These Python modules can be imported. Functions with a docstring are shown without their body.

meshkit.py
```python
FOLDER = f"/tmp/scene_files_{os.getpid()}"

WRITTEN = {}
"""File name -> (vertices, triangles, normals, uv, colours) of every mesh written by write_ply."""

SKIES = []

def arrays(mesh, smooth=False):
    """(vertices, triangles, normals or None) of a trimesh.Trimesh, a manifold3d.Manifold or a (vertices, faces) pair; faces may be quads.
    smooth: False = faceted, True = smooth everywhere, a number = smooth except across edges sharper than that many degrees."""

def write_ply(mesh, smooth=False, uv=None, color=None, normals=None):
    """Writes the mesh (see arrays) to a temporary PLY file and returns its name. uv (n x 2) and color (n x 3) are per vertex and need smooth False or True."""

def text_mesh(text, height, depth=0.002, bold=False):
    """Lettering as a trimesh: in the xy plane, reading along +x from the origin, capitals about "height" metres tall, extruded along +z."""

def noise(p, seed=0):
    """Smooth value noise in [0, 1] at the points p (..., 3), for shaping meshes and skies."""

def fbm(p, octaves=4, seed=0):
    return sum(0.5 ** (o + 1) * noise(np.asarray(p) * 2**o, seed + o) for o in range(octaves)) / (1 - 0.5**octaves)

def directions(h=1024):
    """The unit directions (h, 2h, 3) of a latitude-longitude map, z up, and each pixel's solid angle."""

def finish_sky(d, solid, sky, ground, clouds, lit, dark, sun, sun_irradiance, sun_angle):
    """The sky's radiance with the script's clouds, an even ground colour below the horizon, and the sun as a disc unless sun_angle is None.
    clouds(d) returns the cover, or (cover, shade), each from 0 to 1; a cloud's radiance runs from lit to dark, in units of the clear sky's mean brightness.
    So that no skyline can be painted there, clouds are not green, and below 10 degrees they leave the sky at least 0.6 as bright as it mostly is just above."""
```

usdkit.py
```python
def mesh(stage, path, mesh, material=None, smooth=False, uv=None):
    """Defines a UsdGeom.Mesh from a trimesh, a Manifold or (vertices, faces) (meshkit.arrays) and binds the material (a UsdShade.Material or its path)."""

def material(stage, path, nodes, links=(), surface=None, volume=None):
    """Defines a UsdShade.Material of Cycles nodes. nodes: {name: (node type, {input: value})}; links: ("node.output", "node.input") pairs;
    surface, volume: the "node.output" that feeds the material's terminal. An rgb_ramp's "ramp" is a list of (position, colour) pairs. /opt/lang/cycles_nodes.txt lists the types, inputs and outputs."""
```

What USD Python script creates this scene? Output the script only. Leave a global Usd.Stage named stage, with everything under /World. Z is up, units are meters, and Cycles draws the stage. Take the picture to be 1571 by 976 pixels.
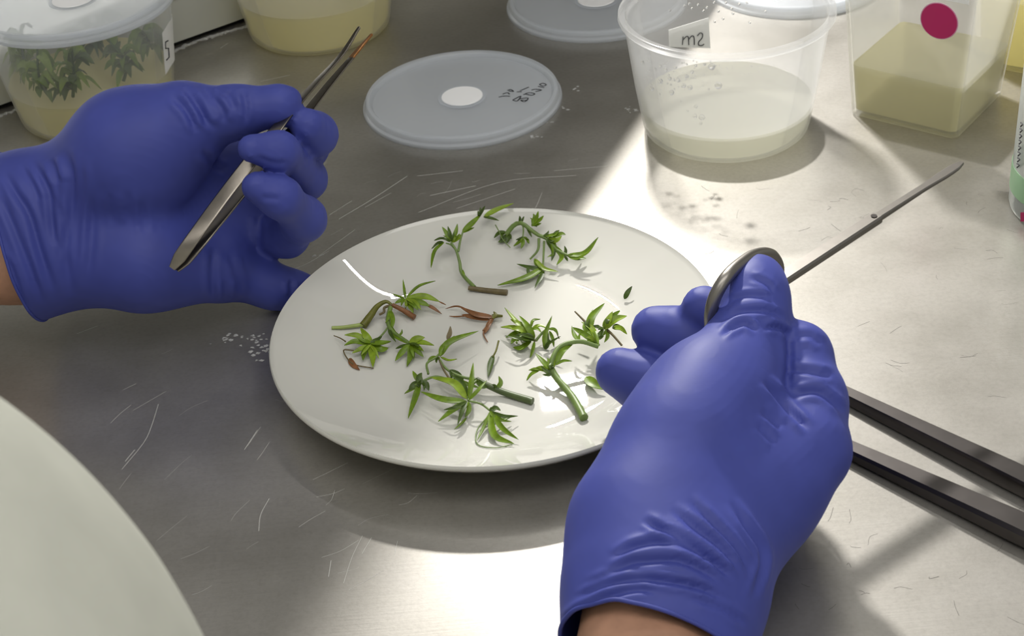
import math, random
import numpy as np
import trimesh, usdkit, meshkit
from shapely.geometry import Point, Polygon
from shapely.ops import unary_union
from pxr import Usd, UsdGeom, UsdLux, UsdShade, Gf, Sdf

stage = Usd.Stage.CreateInMemory()
UsdGeom.SetStageUpAxis(stage, 'Z')
UsdGeom.SetStageMetersPerUnit(stage, 1.0)
UsdGeom.Xform.Define(stage, '/World')
UsdGeom.Scope.Define(stage, '/World/Looks')
A = np.array
rng = np.random.default_rng(7)

# ------------------------------------------------------------------ camera
F_PX, W_PX, H_PX = 2500.0, 1571, 976
CAM = A([0, 0, 0.45495])
RX = A([0.99627751, -0.04858206, -0.0712103])
UP = A([0.08620397, 0.56147315, 0.82299257])
FW = A([0.0, 0.8260676, -0.56357104])
EXPOSURE = 0.0
cam = UsdGeom.Camera.Define(stage, '/World/camera')
M = Gf.Matrix4d(*[float(x) for x in (*RX, 0, *UP, 0, *(-FW), 0, *CAM, 1)])
cam.AddTransformOp().Set(M)
cam.CreateHorizontalApertureAttr(36.0)
cam.CreateVerticalApertureAttr(36.0 * H_PX / W_PX)
cam.CreateFocalLengthAttr(36.0 * F_PX / W_PX)
cam.CreateClippingRangeAttr(Gf.Vec2f(0.01, 100))
cam.CreateFStopAttr(30.0)
cam.CreateFocusDistanceAttr(0.75)
cam.CreateExposureAttr(EXPOSURE)

# ------------------------------------------------------------------ light
LAMP = A([0.045, 1.32, 0.55])

def aim(x, pos, target):
    z = -(A(target, float) - A(pos, float)); z /= np.linalg.norm(z)
    r = np.cross([0, 0, 1.0], z); r /= np.linalg.norm(r); u = np.cross(z, r)
    x.AddTransformOp().Set(Gf.Matrix4d(*[float(q) for q in (*r, 0, *u, 0, *z, 0, *pos, 1)]))

dome = UsdLux.DomeLight.Define(stage, '/World/sky_dome')
dome.CreateIntensityAttr(0.11); dome.CreateColorAttr(Gf.Vec3f(1.0, 0.99, 0.95))

def rect(name, pos, target, w, h, power, col):
    l = UsdLux.RectLight.Define(stage, '/World/' + name)
    l.CreateWidthAttr(w); l.CreateHeightAttr(h); l.CreateIntensityAttr(power); l.CreateColorAttr(Gf.Vec3f(*col))
    aim(l, pos, target)
rect('key_lamp', LAMP, (0.10, 0.62, 0.0), 0.045, 0.03, 2400.0, (1.0, 0.97, 0.93))
rect('front_fill', (0.55, -1.3, 1.6), (-0.05, 0.9, 0.0), 1.0, 1.0, 1.6, (1.0, 0.98, 0.94))  # added fill from the front to brighten upright faces, not a known lamp
l2 = UsdLux.RectLight.Define(stage, '/World/back_tube')
l2.CreateWidthAttr(0.67); l2.CreateHeightAttr(0.014); l2.CreateIntensityAttr(55.0); l2.CreateColorAttr(Gf.Vec3f(1.0, 0.98, 0.95))
l2.AddTransformOp().Set(Gf.Matrix4d(-.668, .744, 0, 0, -.744, -.668, 0, 0, 0, 0, 1, 0, .225, 1.32, 1.0, 1))
rect('overhead_fill', (0.05, 0.26, 1.08), (0.0, 0.66, 0.0), 1.2, 0.5, 2.9, (1.0, 0.98, 0.94))  # broad soft panel added overhead as fill, not a tube of the hood

# ------------------------------------------------------------------ helpers
def ray(u, v): return (u - 785.5) / F_PX * RX - (v - 488) / F_PX * UP + FW
def px(u, v, z=0.0):
    d = ray(u, v); return CAM + (z - CAM[2]) / d[2] * d
def dep(u, v, D): return CAM + D * ray(u, v)
def prj(X):
    q = A(X) - CAM; d = q @ FW
    return np.stack([785.5 + F_PX * (q @ RX) / d, 488 - F_PX * (q @ UP) / d, d], -1)

def lin(*c):
    c = A(c[0] if len(c) == 1 else c, float) / 255
    return tuple(np.where(c <= 0.04045, c / 12.92, ((c + 0.055) / 1.055) ** 2.4))

names = {}
def unique(parent, name):
    k = (parent, name); n = names.get(k, 0); names[k] = n + 1
    return name if n == 0 else f'{name}_{n:03d}'

def tag(p, label=None, cat=None, group=None, kind=None):
    p = p.GetPrim() if hasattr(p, 'GetPrim') else p
    for k, v in (('label', label), ('category', cat), ('group', group), ('kind', kind)):
        if v: p.SetCustomDataByKey(k, v)
    return p

class T:
    """a thing: an Xform at its base, its parts below"""
    def __init__(s, name, loc, label=None, cat=None, group=None, kind=None):
        s.path = '/World/' + unique('/World', name); s.loc = A(loc, float)
        x = UsdGeom.Xform.Define(stage, s.path); x.AddTranslateOp().Set(Gf.Vec3d(*map(float, loc)))
        s.prim = tag(x, label, cat, group, kind)
    def part(s, name, mesh, mat, smooth=40, label=None, kind=None, under=None):
        base = under or s.path
        path = base + '/' + unique(base, name)
        v, f = (mesh.vertices, mesh.faces) if hasattr(mesh, 'vertices') else mesh
        usdkit.mesh(stage, path, trimesh.Trimesh(A(v) - s.loc, A(f), process=False), mat, smooth=smooth)
        tag(stage.GetPrimAtPath(path), label, None, None, kind)
        return path

def single(name, mesh, mat, smooth=40, **k):
    path = '/World/' + unique('/World', name)
    usdkit.mesh(stage, path, mesh, mat, smooth=smooth)
    return tag(stage.GetPrimAtPath(path), k.get('label'), k.get('cat'), k.get('group'), k.get('kind'))

def cat_(*ms): return trimesh.util.concatenate([m for m in ms])

def lathe(profile, n=96, center=(0, 0)):
    """profile: closed list of (r,z); revolved round z"""
    P = A(profile, float); m = len(P); t = np.linspace(0, 2 * np.pi, n, endpoint=False)
    v = np.stack([P[:, 0][None] * np.cos(t)[:, None] + center[0], P[:, 0][None] * np.sin(t)[:, None] + center[1], np.tile(P[:, 1], (n, 1))], -1).reshape(-1, 3)
    f = []
    for j in range(m):
        k = (j + 1) % m
        a = np.arange(n) * m + j; b = (np.arange(n) + 1) % n * m + j
        c = (np.arange(n) + 1) % n * m + k; d = np.arange(n) * m + k
        f += [np.stack([a, b, c], 1), np.stack([a, c, d], 1)]
    msh = trimesh.Trimesh(v, np.vstack(f), process=True)
    msh.update_faces(msh.nondegenerate_faces())
    if msh.volume < 0: msh.invert()
    return msh

def tube(pts, r, n=10, cap=True, flat=None):
    """swept round section; r scalar or per point; flat=(axis, factor) squashes along axis"""
    P = A(pts, float); r = np.broadcast_to(np.asarray(r, float), len(P))
    tn = np.gradient(P, axis=0); tn /= np.linalg.norm(tn, axis=1, keepdims=True)
    ref = A([0, 0, 1.0]) if abs(tn[0][2]) < 0.9 else A([1.0, 0, 0])
    nrm = np.cross(np.cross(tn[0], ref), tn[0]); nrm /= np.linalg.norm(nrm)
    rings = []; t = np.linspace(0, 2 * np.pi, n, endpoint=False)
    for i in range(len(P)):
        nrm = nrm - tn[i] * np.dot(nrm, tn[i]); nrm /= np.linalg.norm(nrm)
        b = np.cross(tn[i], nrm)
        off = r[i] * (np.cos(t)[:, None] * nrm + np.sin(t)[:, None] * b)
        if flat is not None:
            ax = A(flat[0], float); ax /= np.linalg.norm(ax)
            off = off - np.outer(off @ ax, ax) * (1 - flat[1])
        rings.append(P[i] + off)
    v = np.vstack(rings); f = []
    for i in range(len(P) - 1):
        a = i * n + np.arange(n); b = i * n + (np.arange(n) + 1) % n
        f += [np.stack([a, b, b + n], 1), np.stack([a, b + n, a + n], 1)]
    if cap:
        v = np.vstack([v, P[0], P[-1]]); k = len(P) * n
        a = np.arange(n); b = (a + 1) % n
        f += [np.stack([b, a, np.full(n, k)], 1), np.stack([a + (len(P) - 1) * n, b + (len(P) - 1) * n, np.full(n, k + 1)], 1)]
    m = trimesh.Trimesh(v, np.vstack(f), process=False)
    if m.volume < 0: m.invert()
    return m

def spline(pts, n=24):
    """Catmull-Rom through the points"""
    P = A(pts, float)
    if len(P) < 3: return P[0] + np.linspace(0, 1, n)[:, None] * (P[-1] - P[0])
    P = np.vstack([2 * P[0] - P[1], P, 2 * P[-1] - P[-2]]); out = []
    segs = len(P) - 3
    for i in range(segs):
        k = max(2, n // segs); t = np.linspace(0, 1, k, endpoint=False)[:, None]
        a, b, c, d = P[i:i + 4]
        out.append(0.5 * (2 * b + (c - a) * t + (2 * a - 5 * b + 4 * c - d) * t ** 2 + (3 * b - a - 3 * c + d) * t ** 3))
    return np.vstack(out + [P[-2][None]])

def blob(poly, depth, z):
    gs = getattr(poly, 'geoms', [poly])
    m = cat_(*[trimesh.creation.extrude_polygon(g, depth, engine='earcut') for g in gs if g.area > 1e-9])
    m.apply_translation([0, 0, z]); return m

# ------------------------------------------------------------------ signed-distance modelling for hands and cloth
def rc(P, a, b, ra, rb):
    """distance to a cone with round ends"""
    ba = b - a; l2 = ba @ ba; rr = ra - rb
    if l2 < (rr * rr) + 1e-12: return np.linalg.norm(P - (a if ra > rb else b), axis=-1) - max(ra, rb)
    a2 = l2 - rr * rr; il2 = 1 / l2
    pa = P - a; y = pa @ ba; z = y - l2
    q = pa * l2 - y[..., None] * ba; x2 = (q * q).sum(-1)
    y2 = y * y * l2; z2 = z * z * l2
    k = np.sign(rr) * rr * rr * x2
    d = (np.sqrt(x2 * a2 * il2) + y * rr) * il2 - ra
    m1 = np.sign(z) * a2 * z2 > k; m2 = np.sign(y) * a2 * y2 < k
    d = np.where(m2, np.sqrt(x2 + y2) * il2 - ra, d)
    return np.where(m1, np.sqrt(x2 + z2) * il2 - rb, d)

def smin(a, b, k):
    h = np.clip(0.5 + 0.5 * (b - a) / k, 0, 1)
    return b + (a - b) * h - k * h * (1 - h)

def nets(fn, lo, hi, h):
    """surface nets of fn(points) < 0"""
    lo = A(lo, float); n = np.ceil((A(hi) - lo) / h).astype(int) + 1
    g = np.stack(np.meshgrid(*[lo[i] + h * np.arange(n[i]) for i in range(3)], indexing='ij'), -1)
    F = fn(g.reshape(-1, 3)).reshape(n)
    ins = F < 0
    acc = np.zeros((*(n - 1), 3)); cnt = np.zeros(n - 1)
    sl = lambda o: tuple(slice(o[i], o[i] + n[i] - 1) for i in range(3))
    for ax in range(3):
        o1, o2 = [i for i in range(3) if i != ax]
        for p in (0, 1):
            for q in (0, 1):
                c0 = [0, 0, 0]; c0[o1] = p; c0[o2] = q; c1 = list(c0); c1[ax] = 1
                f0, f1 = F[sl(c0)], F[sl(c1)]
                x = (ins[sl(c0)] != ins[sl(c1)])
                t = np.where(x, f0 / np.where(x, f0 - f1, 1), 0)
                e = np.zeros((*t.shape, 3)); e[..., o1] = p; e[..., o2] = q; e[..., ax] = t
                acc += e * x[..., None]; cnt += x
    act = cnt > 0; idx = np.full(act.shape, -1); idx[act] = np.arange(act.sum())
    cell = np.argwhere(act)
    V = lo + h * (cell + acc[act] / cnt[act][:, None])
    Q = []
    for ax in range(3):
        o1, o2 = (ax + 1) % 3, (ax + 2) % 3
        s0 = [slice(0, n[i]) for i in range(3)]; s1 = list(s0)
        s0[ax] = slice(0, n[ax] - 1); s1[ax] = slice(1, n[ax])
        a, b = ins[tuple(s0)], ins[tuple(s1)]
        e = np.argwhere(a != b); e = e[(e[:, o1] > 0) & (e[:, o2] > 0) & (e[:, o1] < n[o1] - 1) & (e[:, o2] < n[o2] - 1)]
        fl = a[tuple(e.T)]
        def c(d1, d2):
            k = e.copy(); k[:, o1] -= d1; k[:, o2] -= d2; return idx[tuple(k.T)]
        q = np.stack([c(1, 1), c(0, 1), c(0, 0), c(1, 0)], 1)
        Q.append(np.where(fl[:, None], q, q[:, ::-1]))
    Q = np.vstack(Q); Q = Q[(Q >= 0).all(1)]
    m = trimesh.Trimesh(V, np.vstack([Q[:, [0, 1, 2]], Q[:, [0, 2, 3]]]), process=False)
    return m

def relax(m, n=6):
    from scipy.sparse import coo_matrix
    e = np.unique(np.sort(m.edges, axis=1), axis=0); e = e[e[:, 0] != e[:, 1]]; N = len(m.vertices)
    W = coo_matrix((np.ones(2 * len(e)), (np.r_[e[:, 0], e[:, 1]], np.r_[e[:, 1], e[:, 0]])), (N, N)).tocsr()
    d = np.maximum(A(W.sum(1)).ravel(), 1)[:, None]; V = A(m.vertices)
    for _ in range(n):
        for f in (.5, -.52): V = V + f * (W @ V / d - V)
    m.vertices = V; return m

def refine(m, n=5):
    m = m.subdivide(); return relax(m, n)

def bounds_of(prims, pad):
    pts = np.vstack([p[0] - p[2] for p in prims] + [p[0] + p[2] for p in prims] + [p[1] - p[3] for p in prims] + [p[1] + p[3] for p in prims])
    return pts.min(0) - pad, pts.max(0) + pad

# ------------------------------------------------------------------ materials
LK = '/World/Looks/'
def mat(name, nodes, links=(), surface='p.BSDF'):
    return usdkit.material(stage, LK + name, nodes, links, surface=surface)

def plain(name, rgb, rough=0.5, metallic=0.0, bump=None, noise=0.0, nscale=40, spec=0.5, **extra):
    """principled with slight tonal noise and optional bump=(scale, distance)"""
    c = lin(*rgb)
    nodes = {'p': ('principled_bsdf', dict(roughness=rough, metallic=metallic, base_color=c, specular_ior_level=spec, **extra)), 'g': ('geometry', {})}
    links = []
    if noise:
        nodes['n'] = ('noise_texture', {'scale': nscale, 'detail': 4.0})
        nodes['r'] = ('rgb_ramp', {'ramp': [(0.3, tuple(x * (1 - noise) for x in c)), (0.7, tuple(min(1, x * (1 + noise)) for x in c))]})
        links += [('g.position', 'n.vector'), ('n.fac', 'r.fac'), ('r.color', 'p.base_color')]
    if bump:
        nodes['bn'] = ('noise_texture', {'scale': bump[0], 'detail': 3.0}); nodes['b'] = ('bump', {'distance': bump[1], 'strength': 1.0})
        links += [('g.position', 'bn.vector'), ('bn.fac', 'b.height'), ('b.normal', 'p.normal')]
    return mat(name, nodes, links)

def steel_material():
    n = {'g': ('geometry', {}),
         'mp': ('mapping', {'mapping_type': 'point', 'rotation': (0, 0, 0.55), 'scale': (40.0, 700.0, 1.0)}),
         'brush': ('noise_texture', {'scale': 1.0, 'detail': 3.0}),
         'mp2': ('mapping', {'mapping_type': 'point', 'rotation': (0, 0, -0.9), 'scale': (30.0, 900.0, 1.0)}),
         'brush2': ('noise_texture', {'scale': 1.0, 'detail': 2.0}),
         'grit': ('noise_texture', {'scale': 900.0, 'detail': 3.0}),
         'blot': ('noise_texture', {'scale': 14.0, 'detail': 5.0, 'roughness': 0.6}),
         'h1': ('math', {'math_type': 'multiply', 'value2': 0.8}), 'h2': ('math', {'math_type': 'add'}), 'h3': ('math', {'math_type': 'add'}),
         'bump': ('bump', {'distance': 0.00005, 'strength': 0.7}),
         'col': ('rgb_ramp', {'ramp': [(0.3, lin(160, 157, 149)), (0.55, lin(176, 173, 166)), (0.75, lin(184, 181, 175))]}),
         'rr': ('rgb_ramp', {'ramp': [(0.3, (0.52,) * 3), (0.7, (0.60,) * 3)]}),
         'p': ('principled_bsdf', {'metallic': 1.0, 'roughness': 0.4}), 'spk': ('noise_texture', {'scale': 420.0, 'detail': 4.0, 'roughness': 0.7}), 'spr': ('rgb_ramp', {'ramp': [(0.30, (0.90,) * 3), (0.5, (0.98,) * 3), (0.7, (1.03,) * 3)]}), 'cm': ('mix', {'mix_type': 'multiply', 'fac': 1.0}),
         'q': ('principled_bsdf', {'metallic': 1.0, 'roughness': 0.24}),
         'd': ('principled_bsdf', {'roughness': 0.7, 'base_color': lin(170, 166, 160)}),
         'm': ('mix_closure', {'fac': 0.34}), 'm2': ('mix_closure', {'fac': 0.08})}
    l = [('g.position', 'mp.vector'), ('mp.vector', 'brush.vector'), ('g.position', 'mp2.vector'), ('mp2.vector', 'brush2.vector'),
         ('g.position', 'grit.vector'), ('g.position', 'blot.vector'),
         ('grit.fac', 'h1.value1'), ('h1.value', 'h2.value1'), ('brush.fac', 'h2.value2'), ('h2.value', 'h3.value1'), ('brush2.fac', 'h3.value2'),
         ('h3.value', 'bump.height'), ('blot.fac', 'col.fac'), ('blot.fac', 'rr.fac'), ('rr.color', 'p.roughness'),
         ('g.position', 'spk.vector'), ('spk.fac', 'spr.fac'), ('col.color', 'cm.color1'), ('spr.color', 'cm.color2'), ('cm.color', 'p.base_color'), ('cm.color', 'q.base_color'), ('bump.normal', 'p.normal'), ('bump.normal', 'd.normal'),
         ('p.BSDF', 'm.closure1'), ('q.BSDF', 'm.closure2'), ('m.closure', 'm2.closure1'), ('d.BSDF', 'm2.closure2')]
    return mat('brushed_steel', n, l, 'm2.closure')

def clear_plastic(name, rgb, body, edge, rough=0.25, trans=0.5):
    """milky plastic: partly lets light straight through; body / edge = opacity facing and at grazing view"""
    c = lin(*rgb)
    n = {'t': ('transparent_bsdf', {'color': (0.97, 0.97, 0.97)}),
         'p': ('principled_bsdf', {'base_color': c, 'roughness': rough}), 'tr': ('translucent_bsdf', {'color': c}),
         'm': ('mix_closure', {'fac': trans}), 'lw': ('layer_weight', {'blend': 0.35}),
         'r': ('rgb_ramp', {'ramp': [(0.0, (body,) * 3), (0.5, (body * 0.6 + edge * 0.4,) * 3), (1.0, (edge,) * 3)]}),
         'x': ('mix_closure', {}), 'gl': ('glossy_bsdf', {'roughness': 0.06, 'color': (1, 1, 1)}), 'fr': ('layer_weight', {'blend': 0.15}), 'fm': ('math', {'math_type': 'multiply', 'value2': 0.30}), 'y': ('mix_closure', {})}
    l = [('p.BSDF', 'm.closure1'), ('tr.BSDF', 'm.closure2'), ('lw.facing', 'r.fac'), ('r.color', 'x.fac'), ('t.BSDF', 'x.closure1'), ('m.closure', 'x.closure2'),
         ('fr.fresnel', 'fm.value1'), ('fm.value', 'y.fac'), ('x.closure', 'y.closure1'), ('gl.BSDF', 'y.closure2')]
    return mat(name, n, l, 'y.closure')

def gel(name, rgb, clear=0.3):
    c = lin(*rgb)
    n = {'t': ('transparent_bsdf', {'color': tuple(0.4 + 0.6 * x for x in c)}), 'p': ('principled_bsdf', {'base_color': c, 'roughness': 0.15}),
         'tr': ('translucent_bsdf', {'color': c}), 'm': ('mix_closure', {'fac': 0.65}), 'x': ('mix_closure', {'fac': 1 - clear})}
    return mat(name, n, [('p.BSDF', 'm.closure1'), ('tr.BSDF', 'm.closure2'), ('t.BSDF', 'x.closure1'), ('m.closure', 'x.closure2')], 'x.closure')

def leaf_mat(name, rgb):
    c = lin(*rgb); b = tuple(min(1, x * 1.25) for x in c); d = tuple(x * 0.75 for x in c)
    n = {'g': ('geometry', {}), 'n': ('noise_texture', {'scale': 260.0, 'detail': 3.0}), 'r': ('rgb_ramp', {'ramp': [(0.3, d), (0.7, b)]}),
         'p': ('principled_bsdf', {'roughness': 0.4}), 'tr': ('translucent_bsdf', {}), 'm': ('mix_closure', {'fac': 0.35})}
    return mat(name, n, [('g.position', 'n.vector'), ('n.fac', 'r.fac'), ('r.color', 'p.base_color'), ('r.color', 'tr.color'), ('p.BSDF', 'm.closure1'), ('tr.BSDF', 'm.closure2')], 'm.closure')

def glove_material():
    c = lin(61, 70, 146)
    n = {'g': ('geometry', {}), 'n': ('noise_texture', {'scale': 900.0, 'detail': 2.0}), 'n2': ('noise_texture', {'scale': 60.0, 'detail': 3.0}),
         'r': ('rgb_ramp', {'ramp': [(0.3, tuple(x * 0.92 for x in c)), (0.7, tuple(x * 1.06 for x in c))]}),
         'b': ('bump', {'distance': 0.00003, 'strength': 0.6}),
         'p': ('principled_bsdf', {'roughness': 0.56, 'specular_ior_level': 0.32, 'sheen_weight': 0.08, 'sheen_tint': lin(150, 160, 255)})}
    return mat('blue_nitrile', n, [('g.position', 'n.vector'), ('g.position', 'n2.vector'), ('n.fac', 'b.height'), ('b.normal', 'p.normal'), ('n2.fac', 'r.fac'), ('r.color', 'p.base_color')])

def acrylic():
    c = (.75, .76, .74)
    return mat('frosted_acrylic', {'p': ('principled_bsdf', {'base_color': c, 'roughness': .4}), 'tr': ('translucent_bsdf', {'color': c}), 'm': ('mix_closure', {'fac': .55})}, [('p.BSDF', 'm.closure1'), ('tr.BSDF', 'm.closure2')], 'm.closure')

MS = dict(acrylic=acrylic(),
    steel=steel_material(), glove=glove_material(),
    skin=plain('skin', (172, 130, 106), 0.55, noise=0.12, nscale=120, bump=(700, 0.00008)),
    coat=plain('coat_cotton', (178, 179, 168), 0.9, noise=0.04, nscale=60, bump=(1500, 0.0001), spec=0.2),
    porcelain=plain('white_porcelain', (206, 205, 197), 0.012, noise=0.01, nscale=20),
    tub=clear_plastic('frosted_tub_plastic', (250, 251, 251), 0.10, 0.44, trans=0.65),
    lid=clear_plastic('frosted_lid_plastic', (236, 241, 247), 0.40, 0.72, trans=0.35),
    clear=clear_plastic('clear_box_plastic', (232, 232, 224), 0.06, 0.5, trans=.6),
    drop=mat('water_drop', {'p': ('principled_bsdf', {'transmission_weight': 1.0, 'roughness': 0.02, 'ior': 1.33, 'base_color': (1, 1, 1)}), 't': ('transparent_bsdf', {'color': (1, 1, 1)}), 'm': ('mix_closure', {'fac': 0.75})}, [('t.BSDF', 'm.closure1'), ('p.BSDF', 'm.closure2')], 'm.closure'),
    gel_yellow=gel('pale_yellow_agar', (250, 243, 190), 0.12), gel_clear=gel('pale_agar', (222, 221, 206), 0.35), gel_box=gel('greenish_agar', (214, 210, 176), 0.35),
    paper=plain('white_paper', (236, 236, 232), 0.85, noise=0.02, nscale=300), ink=plain('black_ink', (28, 30, 34), 0.6),
    filter=plain('filter_membrane', (248, 248, 248), 0.9, bump=(2500, 0.0001)),
    magenta=plain('magenta_sticker', (178, 24, 92), 0.55, noise=0.03),
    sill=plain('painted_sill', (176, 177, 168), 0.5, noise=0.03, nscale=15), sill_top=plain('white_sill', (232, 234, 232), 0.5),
    black=plain('black_gap', (10, 10, 10), 0.9), wall=plain('hood_wall', (112, 110, 102), 0.6, noise=0.03, nscale=6),
    chrome=plain('tool_steel', (142, 138, 132), 0.38, 1.0, noise=0.05, nscale=200), tweezer=plain('tweezer_steel', (128, 122, 114), 0.28, 1.0, noise=0.10, nscale=160), dark_steel=plain('dark_tool_steel', (94, 90, 88), 0.36, 1.0, noise=0.08, nscale=100),
    rust=plain('heat_tinted_steel', (150, 104, 60), 0.35, 0.8, noise=0.2, nscale=400), scratch=plain('scratch_white', (182, 181, 176), 0.5), hair=plain('dark_fibre', (92, 88, 84), 0.7),
    residue=plain('dried_residue', (170, 170, 168), 0.7, noise=0.25, nscale=500),
    leaf=leaf_mat('leaf_green', (118, 148, 30)), leaf2=leaf_mat('leaf_bright_green', (146, 172, 44)), leaf3=leaf_mat('leaf_dark_green', (80, 104, 32)),
    leaf_deep=leaf_mat('leaf_in_tub', (70, 104, 40)), brown=leaf_mat('withered_brown', (150, 104, 66)), olive=leaf_mat('olive_stem', (122, 122, 52)),
    stem=plain('green_stem', (104, 126, 62), 0.45, noise=0.15, nscale=300), stem_pale=plain('pale_stem', (150, 166, 92), 0.45, noise=0.12, nscale=300), stem_dark=plain('dark_green_stem', (74, 88, 46), 0.45, noise=0.15, nscale=300), stem_brown=plain('brown_stem', (100, 88, 56), 0.5, noise=0.2, nscale=300),
    green_band=plain('bottle_green_band', (150, 190, 150), 0.5), bottle=clear_plastic('bottle_plastic', (224, 228, 226), 0.45, 0.8),
)

# ------------------------------------------------------------------ the setting
def worktop():
    t = T('worktop', (0, 0.9, 0), 'scratched stainless steel worktop under everything', 'worktop')
    b = trimesh.creation.box([1.9, 1.35, 0.03]); b.apply_translation([0.1, 0.33 + 0.675, -0.015])
    t.part('steel_top', b, MS['steel'], smooth=False)
    lip = tube([(-0.85, 0.33, -0.015), (1.05, 0.33, -0.015)], 0.0149, 16); t.part('front_edge', lip, MS['steel'])
    # scratches seen in the photograph, then a scatter of finer ones
    S = [[(243, 620), (232, 655), (220, 680), (187, 720)], [(207, 690), (192, 708)], [(413, 765), (400, 790), (397, 815)], [(556, 822), (540, 855), (527, 895)],
         [(570, 825), (555, 850)], [(395, 660), (375, 690)], [(400, 655), (380, 684)], [(520, 336), (572, 305), (625, 270)], [(642, 326), (765, 280), (884, 269)], [(700, 320), (790, 290)],
         [(505, 385), (470, 405), (445, 415)], [(545, 352), (490, 392)], [(540, 308), (505, 330)], [(600, 296), (560, 318)], [(850, 262), (930, 255)], [(150, 500), (118, 512)],
         [(660, 300), (730, 285)], [(640, 270), (710, 262)], [(445, 115), (400, 125)], [(350, 66), (338, 74)], [(470, 150), (452, 158)], [(610, 830), (605, 850)], [(508, 860), (504, 885)]]
    m = [tube(spline([px(*q, 0.00002) for q in s], 10), rng.uniform(0.0001, 0.00022), 6, flat=((0, 0, 1), 0.25)) for s in S]
    for _ in range(90):
        u, v = rng.uniform(140, 900), rng.uniform(230, 940)
        if u > 990 - 0.62 * (v - 190): continue
        p = px(u, v, 0.00002); a = rng.normal(0.6, 0.45); l = rng.uniform(0.004, 0.02)
        q = p + l * A([math.cos(a), math.sin(a), 0]); mid = (p + q) / 2 + A([*rng.normal(0, 0.0012, 2), 0])
        m.append(tube(spline([p, mid, q], 8), rng.uniform(0.00005, 0.00013), 5, flat=((0, 0, 1), 0.25)))
    t.part('scratch', cat_(*m), MS['scratch'], kind='stuff', label='fine pale scratches')
    m = []
    for _ in range(110):
        u, v = rng.uniform(900, 1571), rng.uniform(270, 960)
        p = px(u, v, 0.00002); a = rng.uniform(0, 6.28); l = rng.uniform(0.002, 0.009)
        q = p + l * A([math.cos(a), math.sin(a), 0]); mid = (p + q) / 2 + A([*rng.normal(0, 0.0012, 2), 0])
        m.append(tube(spline([p, mid, q], 8), rng.uniform(0.00005, 0.00013), 5, flat=((0, 0, 1), 0.25)))
    t.part('fibre', cat_(*m), MS['hair'], kind='stuff', label='tiny dark fibres')
    bl = []
    for (u, v, s, n) in [(385, 524, .004, 14), (408, 536, .005, 18), (432, 546, .004, 16), (345, 518, .004, 10), (215, 466, .006, 10), (824, 210, .003, 5), (884, 137, .0025, 4), (971, 170, .003, 7), (492, 389, .002, 4), (865, 165, .002, 3), (838, 190, .002, 3)]:
        c = px(u, v)[:2]
        for _ in range(n):
            q = c + rng.normal(0, s, 2) * A([1, 0.8]); r = rng.uniform(.0003, .0011)
            ang = rng.uniform(0, 6.28, 9); ang.sort()
            bl.append(Polygon([(q[0] + r * rng.uniform(.6, 1.6) * math.cos(k), q[1] + r * rng.uniform(.5, 1.3) * math.sin(k)) for k in ang]).buffer(0.0001))
    t.part('residue', blob(unary_union(bl), 0.00008, 0), MS['residue'], smooth=False, kind='stuff', label='whitish dried splashes')
worktop()

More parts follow.
